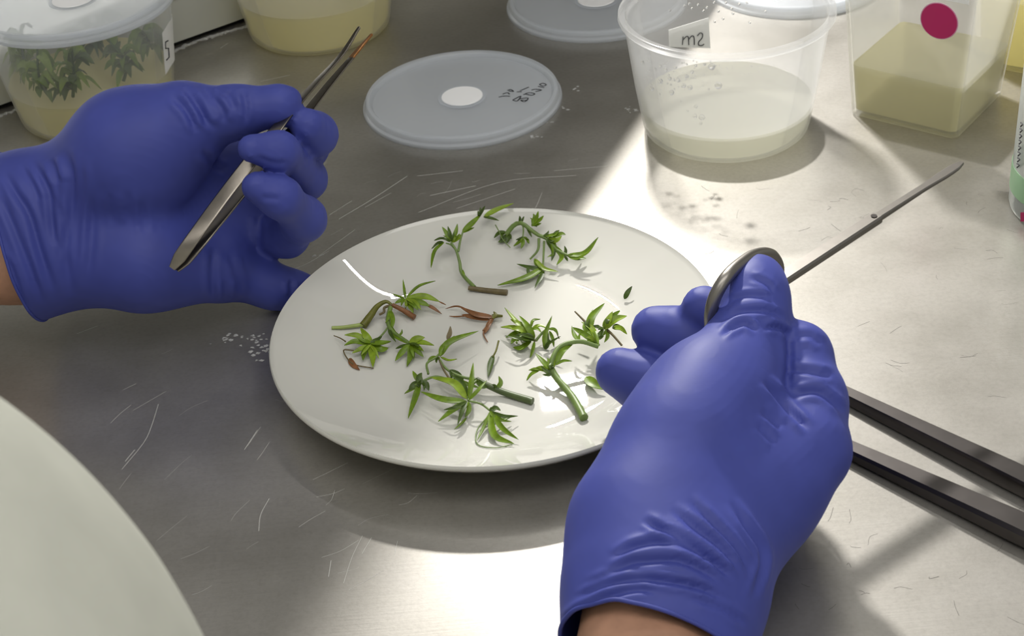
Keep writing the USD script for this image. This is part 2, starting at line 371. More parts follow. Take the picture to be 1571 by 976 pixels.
def sill():
    a, b = px(0, 171)[:2], px(376, 36)[:2]
    d = (b - a) / np.linalg.norm(b - a); nn = A([-d[1], d[0]])
    t = T('trim_1', (*a, 0), kind='structure')
    def bar(s0, s1, n0, n1, z0, z1, r=0.0):
        P = [a + d * s + nn * k for s, k in ((s0, n0), (s1, n0), (s1, n1), (s0, n1))]
        return blob(Polygon(P), z1 - z0, z0)
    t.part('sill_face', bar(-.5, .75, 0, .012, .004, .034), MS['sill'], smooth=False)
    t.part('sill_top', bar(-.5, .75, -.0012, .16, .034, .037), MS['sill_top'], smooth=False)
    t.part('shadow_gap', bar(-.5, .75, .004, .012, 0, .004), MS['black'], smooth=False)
    # sealant strip squeezed out along the gap
    m = []
    for k in range(240):
        s = -0.02 + k * 0.0009 + rng.normal(0, .0004); q = a + d * s - nn * (0.004 + 0.0025 * math.sin(k * .06) + rng.normal(0, .0006))
        m.append(Point(*q).buffer(rng.uniform(.0006, .0016)))
    t.part('sealant', blob(unary_union(m), .0006, 0), MS['residue'], smooth=False)
    w = T('wall_left', (*(a + nn * .16), 0), kind='structure')
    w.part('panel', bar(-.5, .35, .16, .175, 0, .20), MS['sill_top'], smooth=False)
sill()
wb = trimesh.creation.box([2.2, 0.02, 1.3]); wb.apply_translation([0.1, 1.72, 0.62])
single('wall_back', wb, MS['wall'], smooth=False, kind='structure')

def light_blocker():
    """unseen sheet, added so that its edge keeps the lamp's light off the left of the worktop"""
    G1, G2 = px(990, 190), px(520, 960)
    e1 = G1 + 0.27 * (LAMP - G1); e2 = G2 + 0.52 * (LAMP - G2)
    x = (e2 - e1) / np.linalg.norm(e2 - e1); e1 = e1 - 0.24 * x; e2 = e2 + 0.02 * x
    side = A([-1.0, 0.12, 0.36]); side /= np.linalg.norm(side)
    n = np.cross(x, side); n /= np.linalg.norm(n)
    P = [e1, e2, e2 + 0.36 * side, e1 + 0.36 * side]
    v = A([p + s * 0.0015 * n for s in (-1, 1) for p in P])
    f = A([[0, 1, 2], [0, 2, 3], [4, 6, 5], [4, 7, 6], [0, 4, 5], [0, 5, 1], [1, 5, 6], [1, 6, 2], [2, 6, 7], [2, 7, 3], [3, 7, 4], [3, 4, 0]])
    m = trimesh.Trimesh(v, f, process=False)
    if m.volume < 0: m.invert()
    single('trim_2', m, MS['wall'], smooth=False, kind='structure')  # added out of view to shade the left side, no part of the hood
LIGHT_BLOCKER = True
if LIGHT_BLOCKER: light_blocker()

# ------------------------------------------------------------------ tubs, lids, boxes
RB, RR, TH = 0.0485, 0.0605, 0.0748
def tub(c, label, gelmat, gel_h, gel_label, name='culture_tub'):
    x, y = c
    t = T(name, (x, y, 0), label, 'tub')
    w = 0.0012; s = (RR - 0.002 - RB) / TH
    rim = [(RR - 0.0035, TH - 0.004), (RR - 0.0005, TH - 0.0045), (RR + 0.0005, TH - 0.003), (RR + 0.0002, TH - 0.0005), (RR - 0.0015, TH), (RR - 0.0035, TH - 0.0006), (RR - 0.0042, TH - 0.003)]
    prof = [(0.0001, 0.0004), (RB - 0.007, 0.0004), (RB - 0.003, 0.0009), (RB - 0.0008, 0.003), (RB, 0.006), (RB + s * 0.03, 0.03), (RB + s * .06, .06), (RB + s * .066, .066)]
    inner = [(RB + s * .066 - w, .066), (RB + s * .03 - w, .03), (RB - w, .006), (RB - .003, .0026), (RB - .008, .0018), (0.0001, .0018)]
    t.part('tub_wall', lathe(prof + rim + inner, 128, c), MS['tub'], smooth=35)
    g = [(0.0001, 0.002), (RB - .009, .002), (RB - .0045, .003), (RB - w - .0006, .0065), (RB + s * gel_h - w - .0006, gel_h - .0006), (RB + s * gel_h - w - .003, gel_h - .0014), (0.0001, gel_h - .0016)]
    single('agar_gel', lathe(g, 96, c), gelmat, smooth=35, label=gel_label, cat='agar')
    return t

def lid(c, z, label, strokes=None, rot=0.0, name='tub_lid'):
    x, y = c; R = 0.0612
    t = T(name, (x, y, z), label, 'lid')
    P = [(R, 0.0), (R + .0004, .0012), (R + .0002, .0024), (R - .0012, .0034), (R - .0014, .0062), (R - .0022, .0072), (R - .0042, .0072), (R - .0052, .0062), (R - .0060, .0040), (R - .0085, .0036), (0.0001, .0036),
         (0.0001, .0026), (R - .0080, .0026), (R - .0052, .0028), (R - .0044, .0052), (R - .0036, .0060), (R - .0028, .0058), (R - .0024, .0022), (R - .0012, .0012), (R - .0012, 0.0)]
    t.part('lid_disc', lathe([(r, q + z) for r, q in P], 128, c), MS['lid'], smooth=35)
    ring = [(.0001, .0037), (.0150, .0037), (.0150, .0040), (.0145, .0042), (.0001, .0042)]
    fs = t.part('filter_seal', lathe([(r, q + z) for r, q in ring], 64, c), MS['lid'])
    t.part('filter_disc', lathe([(.0001, .0042 + z), (.0128, .0042 + z), (.0126, .0046 + z), (.0001, .0047 + z)], 64, c), MS['filter'], label='white filter disc', under=fs)
    if strokes:
        m = [tube(spline([px(*q, z + .0037) for q in s], 14), .00042, 6, flat=((0, 0, 1), .3)) for s in strokes]
        t.part('handwriting', cat_(*m), MS['ink'], label='black handwritten marks')
    return t

C3 = (0.1347, 0.8464); C2 = (-0.1132, 1.0374); C1 = (-0.2492, 0.9405); CL = px(709, 148, .004)[:2]
tub3 = tub(C3, 'open clear tub wet with droplets on its wall, no lid, right of centre', MS['gel_clear'], .019, 'almost colourless agar in the open tub with droplets')
tub(C2, 'open tub with thick yellow agar, in front of the white sill behind the tweezer tips', MS['gel_yellow'], .030, 'pale yellow agar in the tub behind the tweezer tips')
tub1 = tub(C1, 'lidded tub full of green plantlets at the top left', MS['gel_yellow'], .027, 'pale yellow agar under the plantlets in the lidded tub')

def s10(*pts): return [(760 + x / 9.76, 90 + y / 9.76) for x, y in pts]
strokes = [s10((260, 620), (380, 560), (330, 632), (260, 622)), s10((370, 600), (490, 590), (440, 645), (380, 622), (480, 625)), s10((420, 540), (500, 510), (590, 525), (540, 548), (450, 530)),
           s10((540, 470), (600, 458), (690, 470), (600, 492)), s10((660, 385), (710, 368), (762, 390), (712, 410), (662, 388)), s10((640, 415), (730, 432)),
           s10((50, 575), (130, 560), (220, 562)), s10((110, 530), (180, 508), (210, 532)), s10((180, 475), (230, 463), (270, 490), (200, 482)), s10((320, 497), (395, 495)), s10((370, 480), (430, 455), (500, 425))]
lid(CL, 0, 'frosted lid with black handwriting lying on the steel behind the plate', strokes)
lid(px(915, -1, .004)[:2], 0, 'frosted lid without writing, cut by the top of the picture, left of the open tub')
lid(px(1216, -36, .004)[:2], 0, 'frosted lid mostly hidden behind the open tub')
lid(C1, TH - .0038, 'frosted lid closing the tub of plantlets')

def cone_hit(c, u, v, far=True, grow=0.0):
    """point where the view ray through (u, v) meets the tub's wall"""
    d = ray(u, v); k = (RR - .002 - RB) / TH; o = CAM - A([*c, 0])
    # |o+td|xy = RB + grow + k*(o+td)z
    r0 = RB + grow + k * o[2]
    a = d[0] ** 2 + d[1] ** 2 - (k * d[2]) ** 2; b = 2 * (o[0] * d[0] + o[1] * d[1] - r0 * k * d[2]); cc = o[0] ** 2 + o[1] ** 2 - r0 * r0
    q = math.sqrt(max(0, b * b - 4 * a * cc)); t = (-b + (q if far else -q)) / (2 * a)
    return CAM + t * d

def surf_grid(fn, n=8, m=8, thick=None):
    """closed thin sheet over fn(s, t), thickness along the given vector function"""
    g = [[A(fn(i / n, j / m)) for j in range(m + 1)] for i in range(n + 1)]
    v = [p for r in g for p in r]; k = len(v)
    v = v + [p + thick(p) for p in v]; f = []
    I = lambda i, j: i * (m + 1) + j
    for i in range(n):
        for j in range(m):
            f += [[I(i, j), I(i + 1, j), I(i + 1, j + 1)], [I(i, j), I(i + 1, j + 1), I(i, j + 1)],
                  [k + I(i, j), k + I(i + 1, j + 1), k + I(i + 1, j)], [k + I(i, j), k + I(i, j + 1), k + I(i + 1, j + 1)]]
    for i in range(n):
        for j, s in ((0, 1), (m, -1)):
            q = [I(i, j), I(i + 1, j), k + I(i + 1, j), k + I(i, j)][::s]; f += [[q[0], q[2], q[1]], [q[0], q[3], q[2]]]
    for j in range(m):
        for i, s in ((0, -1), (n, 1)):
            q = [I(i, j), I(i, j + 1), k + I(i, j + 1), k + I(i, j)][::s]; f += [[q[0], q[2], q[1]], [q[0], q[3], q[2]]]
    msh = trimesh.Trimesh(A(v), A(f), process=False)
    if msh.volume < 0: msh.invert()
    return msh

def radial(c, t): return lambda p: t * A([p[0] - c[0], p[1] - c[1], 0]) / np.hypot(p[0] - c[0], p[1] - c[1])

def bil(q, s, t):
    q = A(q, float); return (q[0] * (1 - s) + q[1] * s) * (1 - t) + (q[3] * (1 - s) + q[2] * s) * t

# paper label on the back of the open tub, read through the wall from behind
quad = [(1026, 46), (1087, 27), (1090, 74), (1027, 72)]
pl3 = tub3.part('paper_label', surf_grid(lambda s, t: cone_hit(C3, *bil(quad, s, t), True, .0002), 8, 6, radial(C3, .0002)), MS['paper'])
def c5(*p): return [(930 + x / 3.487, y / 3.487) for x, y in p]
ls = [c5((412, 196), (408, 240)), c5((410, 215), (428, 196), (440, 200), (442, 240)), c5((442, 210), (458, 192), (470, 200), (472, 240)),
      c5((488, 192), (502, 176), (516, 182), (512, 205), (496, 222), (494, 240), (510, 244), (524, 236))]
tub3.part('label_lettering', cat_(*[tube(spline([cone_hit(C3, u, v, True, -.0004) for u, v in s], 14), .00032, 6) for s in ls]), MS['ink'], under=pl3)
# droplets
def drops(c, lst, r0, far, grow):
    m = []
    for u, v, r in lst:
        p = cone_hit(c, u, v, far, grow); n = radial(c, 1.0)(p)
        r = r * 1.2; s = trimesh.creation.icosphere(2, r); s.vertices = s.vertices - np.outer(s.vertices @ n, n) * .2
        s.apply_translation(p); m.append(s)
    return m
L = [(*c5((x, y))[0], r) for x, y, r in [(195, 335, .0010), (290, 435, .0013), (340, 420, .0010), (385, 430, .0010), (415, 458, .0011), (450, 468, .0012), (432, 408, .0009), (460, 385, .0009), (350, 495, .0013), (245, 475, .0011), (285, 505, .0007),
     (565, 357, .0016), (600, 458, .0017), (512, 628, .0014), (475, 620, .0010), (480, 570, .0009), (435, 592, .0006), (318, 375, .0009), (290, 355, .0008), (262, 370, .0007), (370, 362, .0008), (480, 350, .0007), (525, 345, .0007), (505, 660, .0008), (400, 540, .0005)]]
for _ in range(70):
    x, y = rng.uniform(180, 560), rng.uniform(315, 480)
    L.append((*c5((x, y))[0], rng.uniform(.0002, .00055)))
for _ in range(40):
    L.append((*c5((rng.uniform(560, 900), rng.uniform(350, 400)))[0], rng.uniform(.00015, .00035)))
dm = drops(C3, L, 1, False, .0002)
L2 = [(*c5((x, y))[0], .0007) for x, y in [(420, 32), (445, 20), (492, 26), (522, 58), (578, 14), (640, 14), (670, 45), (710, 22), (752, 14), (625, 100), (580, 116), (678, 72), (850, 60), (342, 55), (168, 8), (768, 120), (540, 40), (600, 60), (460, 45)]]
dm += drops(C3, L2, 1, True, -.0014)
tub3.part('condensation', cat_(*dm), MS['drop'], kind='stuff', label='water droplets on the wall')

# label at the right edge of the lidded tub
q1 = [px(1, 1)]
def on_cone(c, ang, z, grow=.0003):
    r = RB + (RR - .002 - RB) / TH * z + grow; return A([c[0] + r * math.cos(ang), c[1] + r * math.sin(ang), z])
a0 = -0.34
pl1 = tub1.part('paper_label', surf_grid(lambda s, t: on_cone(C1, a0 + s * .62, .058 - t * .028 - .006 * abs(s - .3)), 8, 6, radial(C1, .0002)), MS['paper'])
tub1.part('label_lettering', cat_(tube([on_cone(C1, a0 + .02 + w, .040 + h, .0007) for w, h in ((.10, .008), (.03, .009), (.02, .005), (.10, .003), (.10, -.003), (.02, -.003))], .0004, 6)), MS['ink'], under=pl1)

def gabox(c, ang, a, h, label, gmat, gh, glabel, gcol=None):
    e1 = A([math.cos(ang), math.sin(ang)]); e2 = A([-e1[1], e1[0]]); c = A(c)
    t = T('culture_box', (*c, 0), label, 'box')
    ctr = c + (-e1 + e2) * a / 2
    def sq(half, z, r=.004):
        p = Polygon([ctr + e1 * half * i + e2 * half * j for i, j in ((-1, -1), (1, -1), (1, 1), (-1, 1))]).buffer(-r, join_style=1).buffer(r, quad_segs=4)
        o = A(p.exterior.coords)[:-1]; k = np.argmin(np.linalg.norm(o - (ctr - e1 * half - e2 * half), axis=1)); o = np.roll(o, -k, 0)
        return np.c_[o, np.full(len(o), z)]
    def shell(rings):
        n = len(rings[0]); v = np.vstack(rings); f = []
        for i in range(len(rings) - 1):
            p = i * n + np.arange(n); q = i * n + (np.arange(n) + 1) % n
            f += [np.stack([p, q, q + n], 1), np.stack([p, q + n, p + n], 1)]
        for i, fl in ((0, 1), (len(rings) - 1, 0)):
            v = np.vstack([v, rings[i].mean(0)]); p = i * n + np.arange(n); q = i * n + (np.arange(n) + 1) % n
            f.append(np.stack([q, p, np.full(n, len(v) - 1)], 1) if fl else np.stack([p, q, np.full(n, len(v) - 1)], 1))
        m = trimesh.Trimesh(v, np.vstack(f), process=False)
        if m.volume < 0: m.invert()
        return m
    g = .072; w = .0014
    hw = lambda z: a / 2 + g * z
    m = shell([sq(hw(0) - .0015, 0.0002), sq(hw(.0015), .0015), sq(hw(h * .5), h * .5), sq(hw(h), h), sq(hw(h) - w, h), sq(hw(h * .5) - w, h * .5), sq(hw(.0015) - w, .0025), sq(hw(0) - .004, .0022)])
    t.part('box_wall', m, MS['clear'], smooth=30)
    gm = shell([sq(hw(0) - .004, .0026), sq(hw(.003) - w - .0004, .004), sq(hw(gh) - w - .0004, gh), sq(hw(gh) - w - .003, gh - .001)])
    single('agar_gel', gm, gmat, smooth=30, label=glabel, cat='agar')
    return t, ctr, e1, e2, hw
bx, BC, E1, E2, HW = gabox((0.2588, 0.8052), -0.6807, .066, .11, 'clear square culture box with a round magenta sticker', MS['gel_box'], .033, 'yellowish agar block in the box with the magenta sticker')
def on_face(u, v, lift=.0004):
    """ray onto the box's front-left face (normal -E2), which leans out a little"""
    n3 = A([*(-E2), -.072]); n3 /= np.linalg.norm(n3); p0 = A([*(BC - E2 * HW(0)), 0]) + n3 * lift
    d = ray(u, v); return CAM + ((p0 - CAM) @ n3) / (d @ n3) * d, n3
ctr, n3 = on_face(1441, 32)
ex = A([*E1, 0]); ey = np.cross(n3, ex); ey /= np.linalg.norm(ey)
def disc(ctr, n3, ex, ey, r, th):
    k = 48; t = np.linspace(0, 2 * np.pi, k, endpoint=False)
    o = ctr + r * (np.cos(t)[:, None] * ex + np.sin(t)[:, None] * ey)
    v = np.vstack([o, o + n3 * th, ctr[None], ctr[None] + n3 * th]); a = np.arange(k); b = (a + 1) % k
    m = trimesh.Trimesh(v, np.vstack([np.stack([a, b, b + k], 1), np.stack([a, b + k, a + k], 1), np.stack([b, a, np.full(k, 2 * k)], 1), np.stack([a + k, b + k, np.full(k, 2 * k + 1)], 1)]), process=False)
    if m.volume < 0: m.invert()
    return m
sb_ = bx.part('sticker_border', disc(ctr, n3, ex, ey, .0109, .0002), plain('pink_border', (206, 150, 176), .6))
bx.part('round_sticker', disc(ctr + n3 * .0002, n3, ex, ey, .0103, .0003), MS['magenta'], label='magenta round sticker', under=sb_)
p0, _ = on_face(1463, -12)
bx.part('paper_label', surf_grid(lambda s, t: p0 + ex * (s - .5) * .018 + ey * (t - .5) * .011, 2, 2, lambda p: n3 * .0002), MS['paper'])
gabox(px(1662, 132)[:2], -0.62, .066, .11, 'clear box of yellow agar cut by the right edge of the picture', MS['gel_yellow'], .045, 'yellow agar in the box cut by the right edge')

def bottle():
    c = px(1648, 318)[:2]; r = .0335
    t = T('bottle', (*c, 0), 'white labelled bottle cut off by the right edge of the picture', 'bottle')
    P = [(.0001, 0), (r - .003, 0), (r - .0008, .0012), (r, .004), (r, .095), (r - .004, .104), (.014, .116), (.0125, .120), (.0125, .132), (.0001, .132)]
    t.part('bottle_body', lathe(P, 96, c), MS['bottle'])
    t.part('cap', lathe([(.0001, .126), (.0145, .126), (.0145, .143), (.0135, .1445), (.0001, .1445)], 64, c), MS['sill_top'])
    t.part('label_band', lathe([(r + .0001, .012), (r + .0004, .012), (r + .0004, .026), (r + .0001, .026)], 96, c), MS['green_band'], label='pale green label band')
    def at(u, v):
        d = ray(u, v); o = CAM[:2] - c; a = d[:2] @ d[:2]; b = 2 * o @ d[:2]; k = o @ o - (r + .0007) ** 2
        return CAM + (-b - math.sqrt(max(0, b * b - 4 * a * k))) / (2 * a) * d
    m = []
    for y in range(188, 258, 9):
        m.append(tube([at(1566 - (y - 188) * .09, y), at(1569 - (y - 188) * .08, y + 3), at(1566 - (y - 188) * .09, y + 6)], .0004, 6))
    t.part('label_lettering', cat_(*m), MS['ink'])
    t.part('pink_patch', surf_grid(lambda s, q: at(1566 + 14 * s, 326 + 14 * q), 4, 4, lambda p: radial(c, .0002)(p)), MS['magenta'])
bottle()

# ------------------------------------------------------------------ plate
PC = A([-0.0089, 0.6337]); PR, PZ = .1061, .0205
def plate_top(r):
    r = np.asarray(r, float); t = np.clip((r - .066) / (PR - .066), 0, 1)
    return .0045 + (PZ - .0045) * (0.30 * t + 0.70 * t ** 1.7) * np.clip(t * 6, 0, 1) ** .35
def make_plate():
    rs = np.concatenate([np.linspace(.0001, .064, 10), np.linspace(.066, .078, 14), np.linspace(.080, PR - .0016, 24)])
    top = [(r, float(plate_top(r))) for r in rs]
    rim = [(PR - .0006, PZ + .0002), (PR, PZ - .0006), (PR + .0001, PZ - .0016), (PR - .0006, PZ - .0026)]
    bot = [(r, float(plate_top(r)) - .0036) for r in rs[::-1] if .070 < r < PR - .003]
    foot = [(.066, .0016), (.0645, 0), (.0615, 0), (.0605, .0016), (.0001, .0018)]
    m = lathe(top + rim + bot + foot, 160, PC)
    single('dinner_plate', m, MS['porcelain'], smooth=50, label='round white porcelain plate holding the plant cuttings', cat='plate')
make_plate()

def on_plate(u, v, h):
    d = ray(u, v); t = (h + .005 - CAM[2]) / d[2]
    for _ in range(30):
        p = CAM + t * d; r = np.hypot(*(p[:2] - PC)); z = float(plate_top(min(r, PR))) + h
        t += 0.8 * ((z - CAM[2]) / d[2] - t)
    return CAM + t * d

# ------------------------------------------------------------------ plant cuttings
def leaf_mesh(P, w, seed=0, n=12, th=.00018, fold=.25):
    """a lance leaf along the 3-D path P, w = widest half-width in metres"""
    C = spline(P, n) if len(P) > 2 else spline([P[0], (A(P[0]) + P[1]) / 2 + A([0, 0, .0006]), P[1]], n)
    s = np.linspace(0, 1, len(C)); wid = w * np.clip(np.sin(np.pi * np.clip(s, 0, 1) ** .75), 0, 1) ** .8 + w * .10 * (1 - s)
    tn = np.gradient(C, axis=0); tn /= np.linalg.norm(tn, axis=1, keepdims=True) + 1e-12
    r_ = random.Random(seed); up = A([r_.uniform(-.5, .5), r_.uniform(-.9, .1), 1.0])
    sd = np.cross(tn, up); sd /= np.linalg.norm(sd, axis=1, keepdims=True) + 1e-12
    nn = np.cross(sd, tn)
    cols = []
    for k in (-1, -.55, 0, .55, 1):
        cols.append(C + sd * (wid * k)[:, None] + nn * (abs(k) * wid * fold)[:, None])
    top = np.stack(cols, 1); m, c = top.shape[:2]
    v = np.vstack([(top + nn[:, None] * th).reshape(-1, 3), (top - nn[:, None] * th).reshape(-1, 3)]); K = m * c; f = []
    for i in range(m - 1):
        for j in range(c - 1):
            a, b, d, e = i * c + j, (i + 1) * c + j, (i + 1) * c + j + 1, i * c + j + 1
            f += [[a, d, b], [a, e, d], [K + a, K + b, K + d], [K + a, K + d, K + e]]
        for j, sgn in ((0, 1), (c - 1, -1)):
            q = [i * c + j, (i + 1) * c + j, K + (i + 1) * c + j, K + i * c + j][::sgn]; f += [[q[0], q[1], q[2]], [q[0], q[2], q[3]]]
    return trimesh.Trimesh(v, A(f), process=False)

seed_ = [0]
def cutting(name, label, stems, leaves, cat='cutting'):
    """stems: (mat, [(u,v,h_mm)..], r0_px, r1_px); leaves: (mat, [(u,v,h_mm)..], half-width px)"""
    first = stems[0][1] if stems else leaves[0][1]
    b = on_plate(*first[0][:2], 0)
    t = T(name, b, label, cat)
    sc = 0.742 / F_PX
    for m, pts, r0, r1 in stems:
        P = spline([on_plate(u, v, max(h * .001, r0 * sc * .9)) for u, v, h in pts], 20)
        t.part('stem', tube(P, np.linspace(r0, r1, len(P)) * sc, 9), MS[m])
    for m, pts, w in leaves:
        seed_[0] += 1
        t.part('leaf', leaf_mesh([on_plate(u, v, h * .001) for u, v, h in pts], w * sc * .9, seed_[0]), MS[m], smooth=60)
        r_ = random.Random(900 + seed_[0])
        if cat == 'cutting' and m.startswith('leaf') and len(pts) == 3 and w >= 3.5:      # a narrower neighbour springing from the same node
            u0, v0, h0 = pts[0]; a = r_.choice((-1, 1)) * r_.uniform(.35, .75); k = r_.uniform(.45, .75); ca, sa = math.cos(a), math.sin(a)
            q = [(u0 + k * (ca * (u - u0) - sa * (v - v0)), v0 + k * (sa * (u - u0) + ca * (v - v0)), max(1, h0 + (h - h0) * .8 + r_.uniform(-.5, 1.0))) for u, v, h in pts]
            t.part('leaf', leaf_mesh([on_plate(u, v, h * .001) for u, v, h in q], w * sc * r_.uniform(.45, .65), 500 + seed_[0]), MS[r_.choice(('leaf', m, 'leaf3'))], smooth=60)
    return t

cutting('plant_cutting', 'green cutting with a thin bent stem reaching over the back rim of the plate',
    [('stem_brown', [(778, 449, 1), (748, 446, 1.2), (719, 442, 2)], 5.2, 4), ('stem', [(728, 441, 2), (709, 420, 4), (705, 402, 7), (700, 385, 10), (692, 372, 12)], 3.5, 1.8), ('stem', [(703, 386, 10), (706, 370, 12), (710, 356, 14)], 2.2, 1.5), ('stem', [(701, 385, 10), (692, 376, 11), (684, 373, 12)], 1.8, 1.2)],
    [('leaf', [(681, 372, 12), (667, 386, 9), (661, 411, 5)], 4.5), ('leaf3', [(691, 371, 12), (678, 366, 13), (666, 369, 13)], 3.5), ('leaf', [(691, 371, 12), (685, 358, 14), (678, 348, 15)], 4), ('leaf3', [(692, 370, 12), (690, 358, 15), (687, 347, 16)], 3.5), ('leaf', [(692, 371, 12), (699, 357, 14), (702, 343, 16)], 4), ('leaf2', [(694, 372, 12), (702, 366, 13), (707, 360, 13)], 4.5),
     ('leaf', [(709, 357, 14), (724, 343, 12), (738, 329, 9)], 5.5), ('leaf3', [(735, 333, 9), (740, 325, 11), (744, 316, 13)], 4.5), ('leaf3', [(735, 334, 9), (737, 325, 10), (737, 318, 11)], 3), ('leaf2', [(742, 333, 8), (762, 322, 7), (788, 312, 6)], 5), ('leaf', [(713, 424, 4), (711, 419, 5), (710, 414, 5)], 2)])
cutting('plant_cutting', 'leafy cutting with a hooked dark stem and sickle leaf, at back right of plate',
    [('stem', [(777, 360, 3), (787, 347, 6), (799, 342, 8), (812, 351, 8), (826, 361, 7), (838, 366, 6), (855, 384, 5), (872, 392, 4)], 4.5, 2.5), ('stem', [(835, 370, 6), (834, 390, 4), (833, 410, 2)], 2, 1.6), ('stem', [(802, 344, 8), (803, 354, 7), (802, 365, 6)], 1.6, 1.2), ('stem', [(760, 345, 6), (766, 356, 5), (771, 367, 4), (783, 380, 2)], 1, .8), ('stem', [(827, 366, 6), (825, 384, 4), (813, 398, 2)], 2.6, 1.6)],
    [('leaf', [(870, 392, 4), (897, 389, 5), (918, 364, 8)], 6), ('leaf', [(872, 393, 4), (886, 397, 3), (899, 396, 2)], 5), ('leaf3', [(776, 356, 3), (766, 358, 4), (758, 365, 3)], 5), ('leaf3', [(778, 360, 3), (772, 368, 2), (764, 372, 2)], 5), ('leaf3', [(777, 358, 3), (780, 366, 3), (777, 374, 2)], 4), ('leaf', [(817, 345, 8), (820, 334, 10), (818, 328, 11)], 3.5), ('leaf', [(816, 347, 8), (823, 336, 10), (826, 324, 12)], 4.5), ('leaf', [(817, 346, 8), (828, 338, 9), (834, 331, 10)], 4), ('leaf3', [(815, 346, 8), (820, 346, 7), (824, 348, 6)], 2.5),
     ('leaf3', [(797, 341, 8), (798, 336, 9), (797, 331, 10)], 2.5), ('leaf3', [(800, 341, 8), (802, 336, 9), (804, 332, 9)], 2), ('leaf', [(802, 364, 6), (796, 372, 4), (788, 378, 3)], 4), ('leaf', [(802, 365, 6), (802, 374, 4), (799, 382, 3)], 3.5), ('leaf', [(803, 364, 6), (809, 369, 4), (812, 374, 3)], 3.5), ('leaf3', [(807, 346, 8), (812, 356, 7), (816, 364, 6)], 2.5), ('leaf', [(832, 363, 6), (849, 361, 8), (858, 353, 9)], 4.5), ('leaf2', [(840, 366, 6), (853, 369, 7), (862, 362, 8)], 5), ('leaf', [(848, 364, 7), (860, 359, 8), (868, 360, 8)], 4),
     ('leaf3', [(838, 368, 6), (849, 384, 5), (846, 401, 3)], 5), ('leaf', [(845, 374, 6), (862, 392, 4), (854, 407, 3)], 5), ('leaf3', [(866, 393, 4), (868, 385, 5), (866, 377, 6)], 3), ('leaf3', [(866, 393, 4), (869, 397, 3), (871, 401, 2)], 2.5), ('leaf2', [(820, 397, 4), (834, 412, 3), (856, 417, 3)], 4.5), ('leaf', [(834, 411, 2), (806, 427, 3), (763, 438, 2)], 7), ('leaf', [(834, 416, 2), (812, 425, 1.5), (786, 433, 1)], 6), ('leaf3', [(811, 423, 3), (810, 415, 4), (809, 409, 5)], 3)])
cutting('plant_cutting', 'cutting with a browned curled stem and three leaf tufts, at the left of the plate',
    [('olive', [(557, 500, 2), (570, 482, 5), (579, 470, 6), (592, 463, 7), (602, 468, 6)], 7, 2), ('stem_pale', [(509, 503, 1), (530, 502, 1.5), (557, 498, 2)], 2.8, 3.5), ('stem_brown', [(602, 468, 6), (590, 472, 5), (589, 479, 4), (582, 483, 3)], 2.5, 1.8), ('brown', [(602, 468, 6), (618, 476, 4), (636, 487, 2)], 3.5, 5), ('stem', [(599, 472, 6), (595, 492, 5), (602, 508, 5), (628, 527, 5)], 4, 3), ('stem', [(597, 500, 5), (585, 515, 3), (570, 527, 4)], 1.6, 1.6),
     ('stem_brown', [(530, 524, 4), (522, 519, 3), (512, 515, 2)], 1.2, .8), ('stem_brown', [(543, 538, 3), (527, 538, 2), (541, 558, 1), (573, 565, 1)], 1.2, 1)],
    [('leaf', [(622, 458, 6), (620, 444, 8), (618, 428, 10)], 2.5), ('leaf', [(624, 456, 6), (643, 439, 9), (668, 431, 8)], 2.8), ('leaf', [(620, 458, 6), (612, 455, 6), (602, 451, 5)], 2), ('leaf2', [(623, 458, 6), (651, 455, 7), (675, 463, 5)], 6), ('leaf', [(623, 460, 6), (645, 464, 6), (660, 470, 4)], 5.5), ('brown', [(655, 468, 4), (665, 473, 3), (678, 482, 1)], 3), ('brown', [(672, 462, 5), (680, 466, 3), (684, 468, 2)], 1), ('leaf2', [(622, 459, 6), (630, 470, 5), (634, 481, 3)], 5), ('leaf', [(621, 459, 6), (613, 462, 5), (605, 466, 5)], 3.5),
     ('leaf2', [(570, 527, 4), (562, 516, 7), (553, 503, 8)], 6), ('leaf2', [(568, 527, 4), (548, 515, 7), (528, 514, 6)], 5), ('leaf', [(568, 528, 4), (545, 524, 6), (528, 530, 4)], 5), ('leaf2', [(568, 529, 4), (552, 536, 4), (540, 542, 3)], 4), ('leaf2', [(567, 529, 4), (572, 546, 3), (572, 564, 1)], 6), ('leaf', [(566, 529, 4), (558, 542, 3), (557, 553, 2)], 5), ('leaf', [(568, 527, 4), (583, 527, 5), (600, 524, 4)], 7), ('leaf', [(570, 529, 4), (584, 536, 3), (596, 534, 2)], 6), ('brown', [(536, 550, 1), (542, 560, .8), (552, 568, .6)], 5),
     ('leaf', [(599, 476, 6), (602, 492, 6), (600, 508, 5)], 4.5), ('leaf', [(598, 500, 5), (606, 514, 5), (626, 528, 5)], 5), ('leaf2', [(628, 527, 5), (640, 520, 7), (652, 518, 7)], 6), ('leaf2', [(629, 528, 5), (646, 526, 6), (666, 530, 5)], 6.5), ('leaf', [(629, 529, 5), (640, 538, 4), (650, 548, 2)], 5), ('leaf', [(628, 529, 5), (630, 545, 3), (624, 563, 1)], 5.5), ('leaf', [(627, 529, 5), (615, 542, 3), (606, 554, 2)], 5), ('leaf', [(612, 515, 5), (616, 511, 6), (617, 505, 7)], 2)])
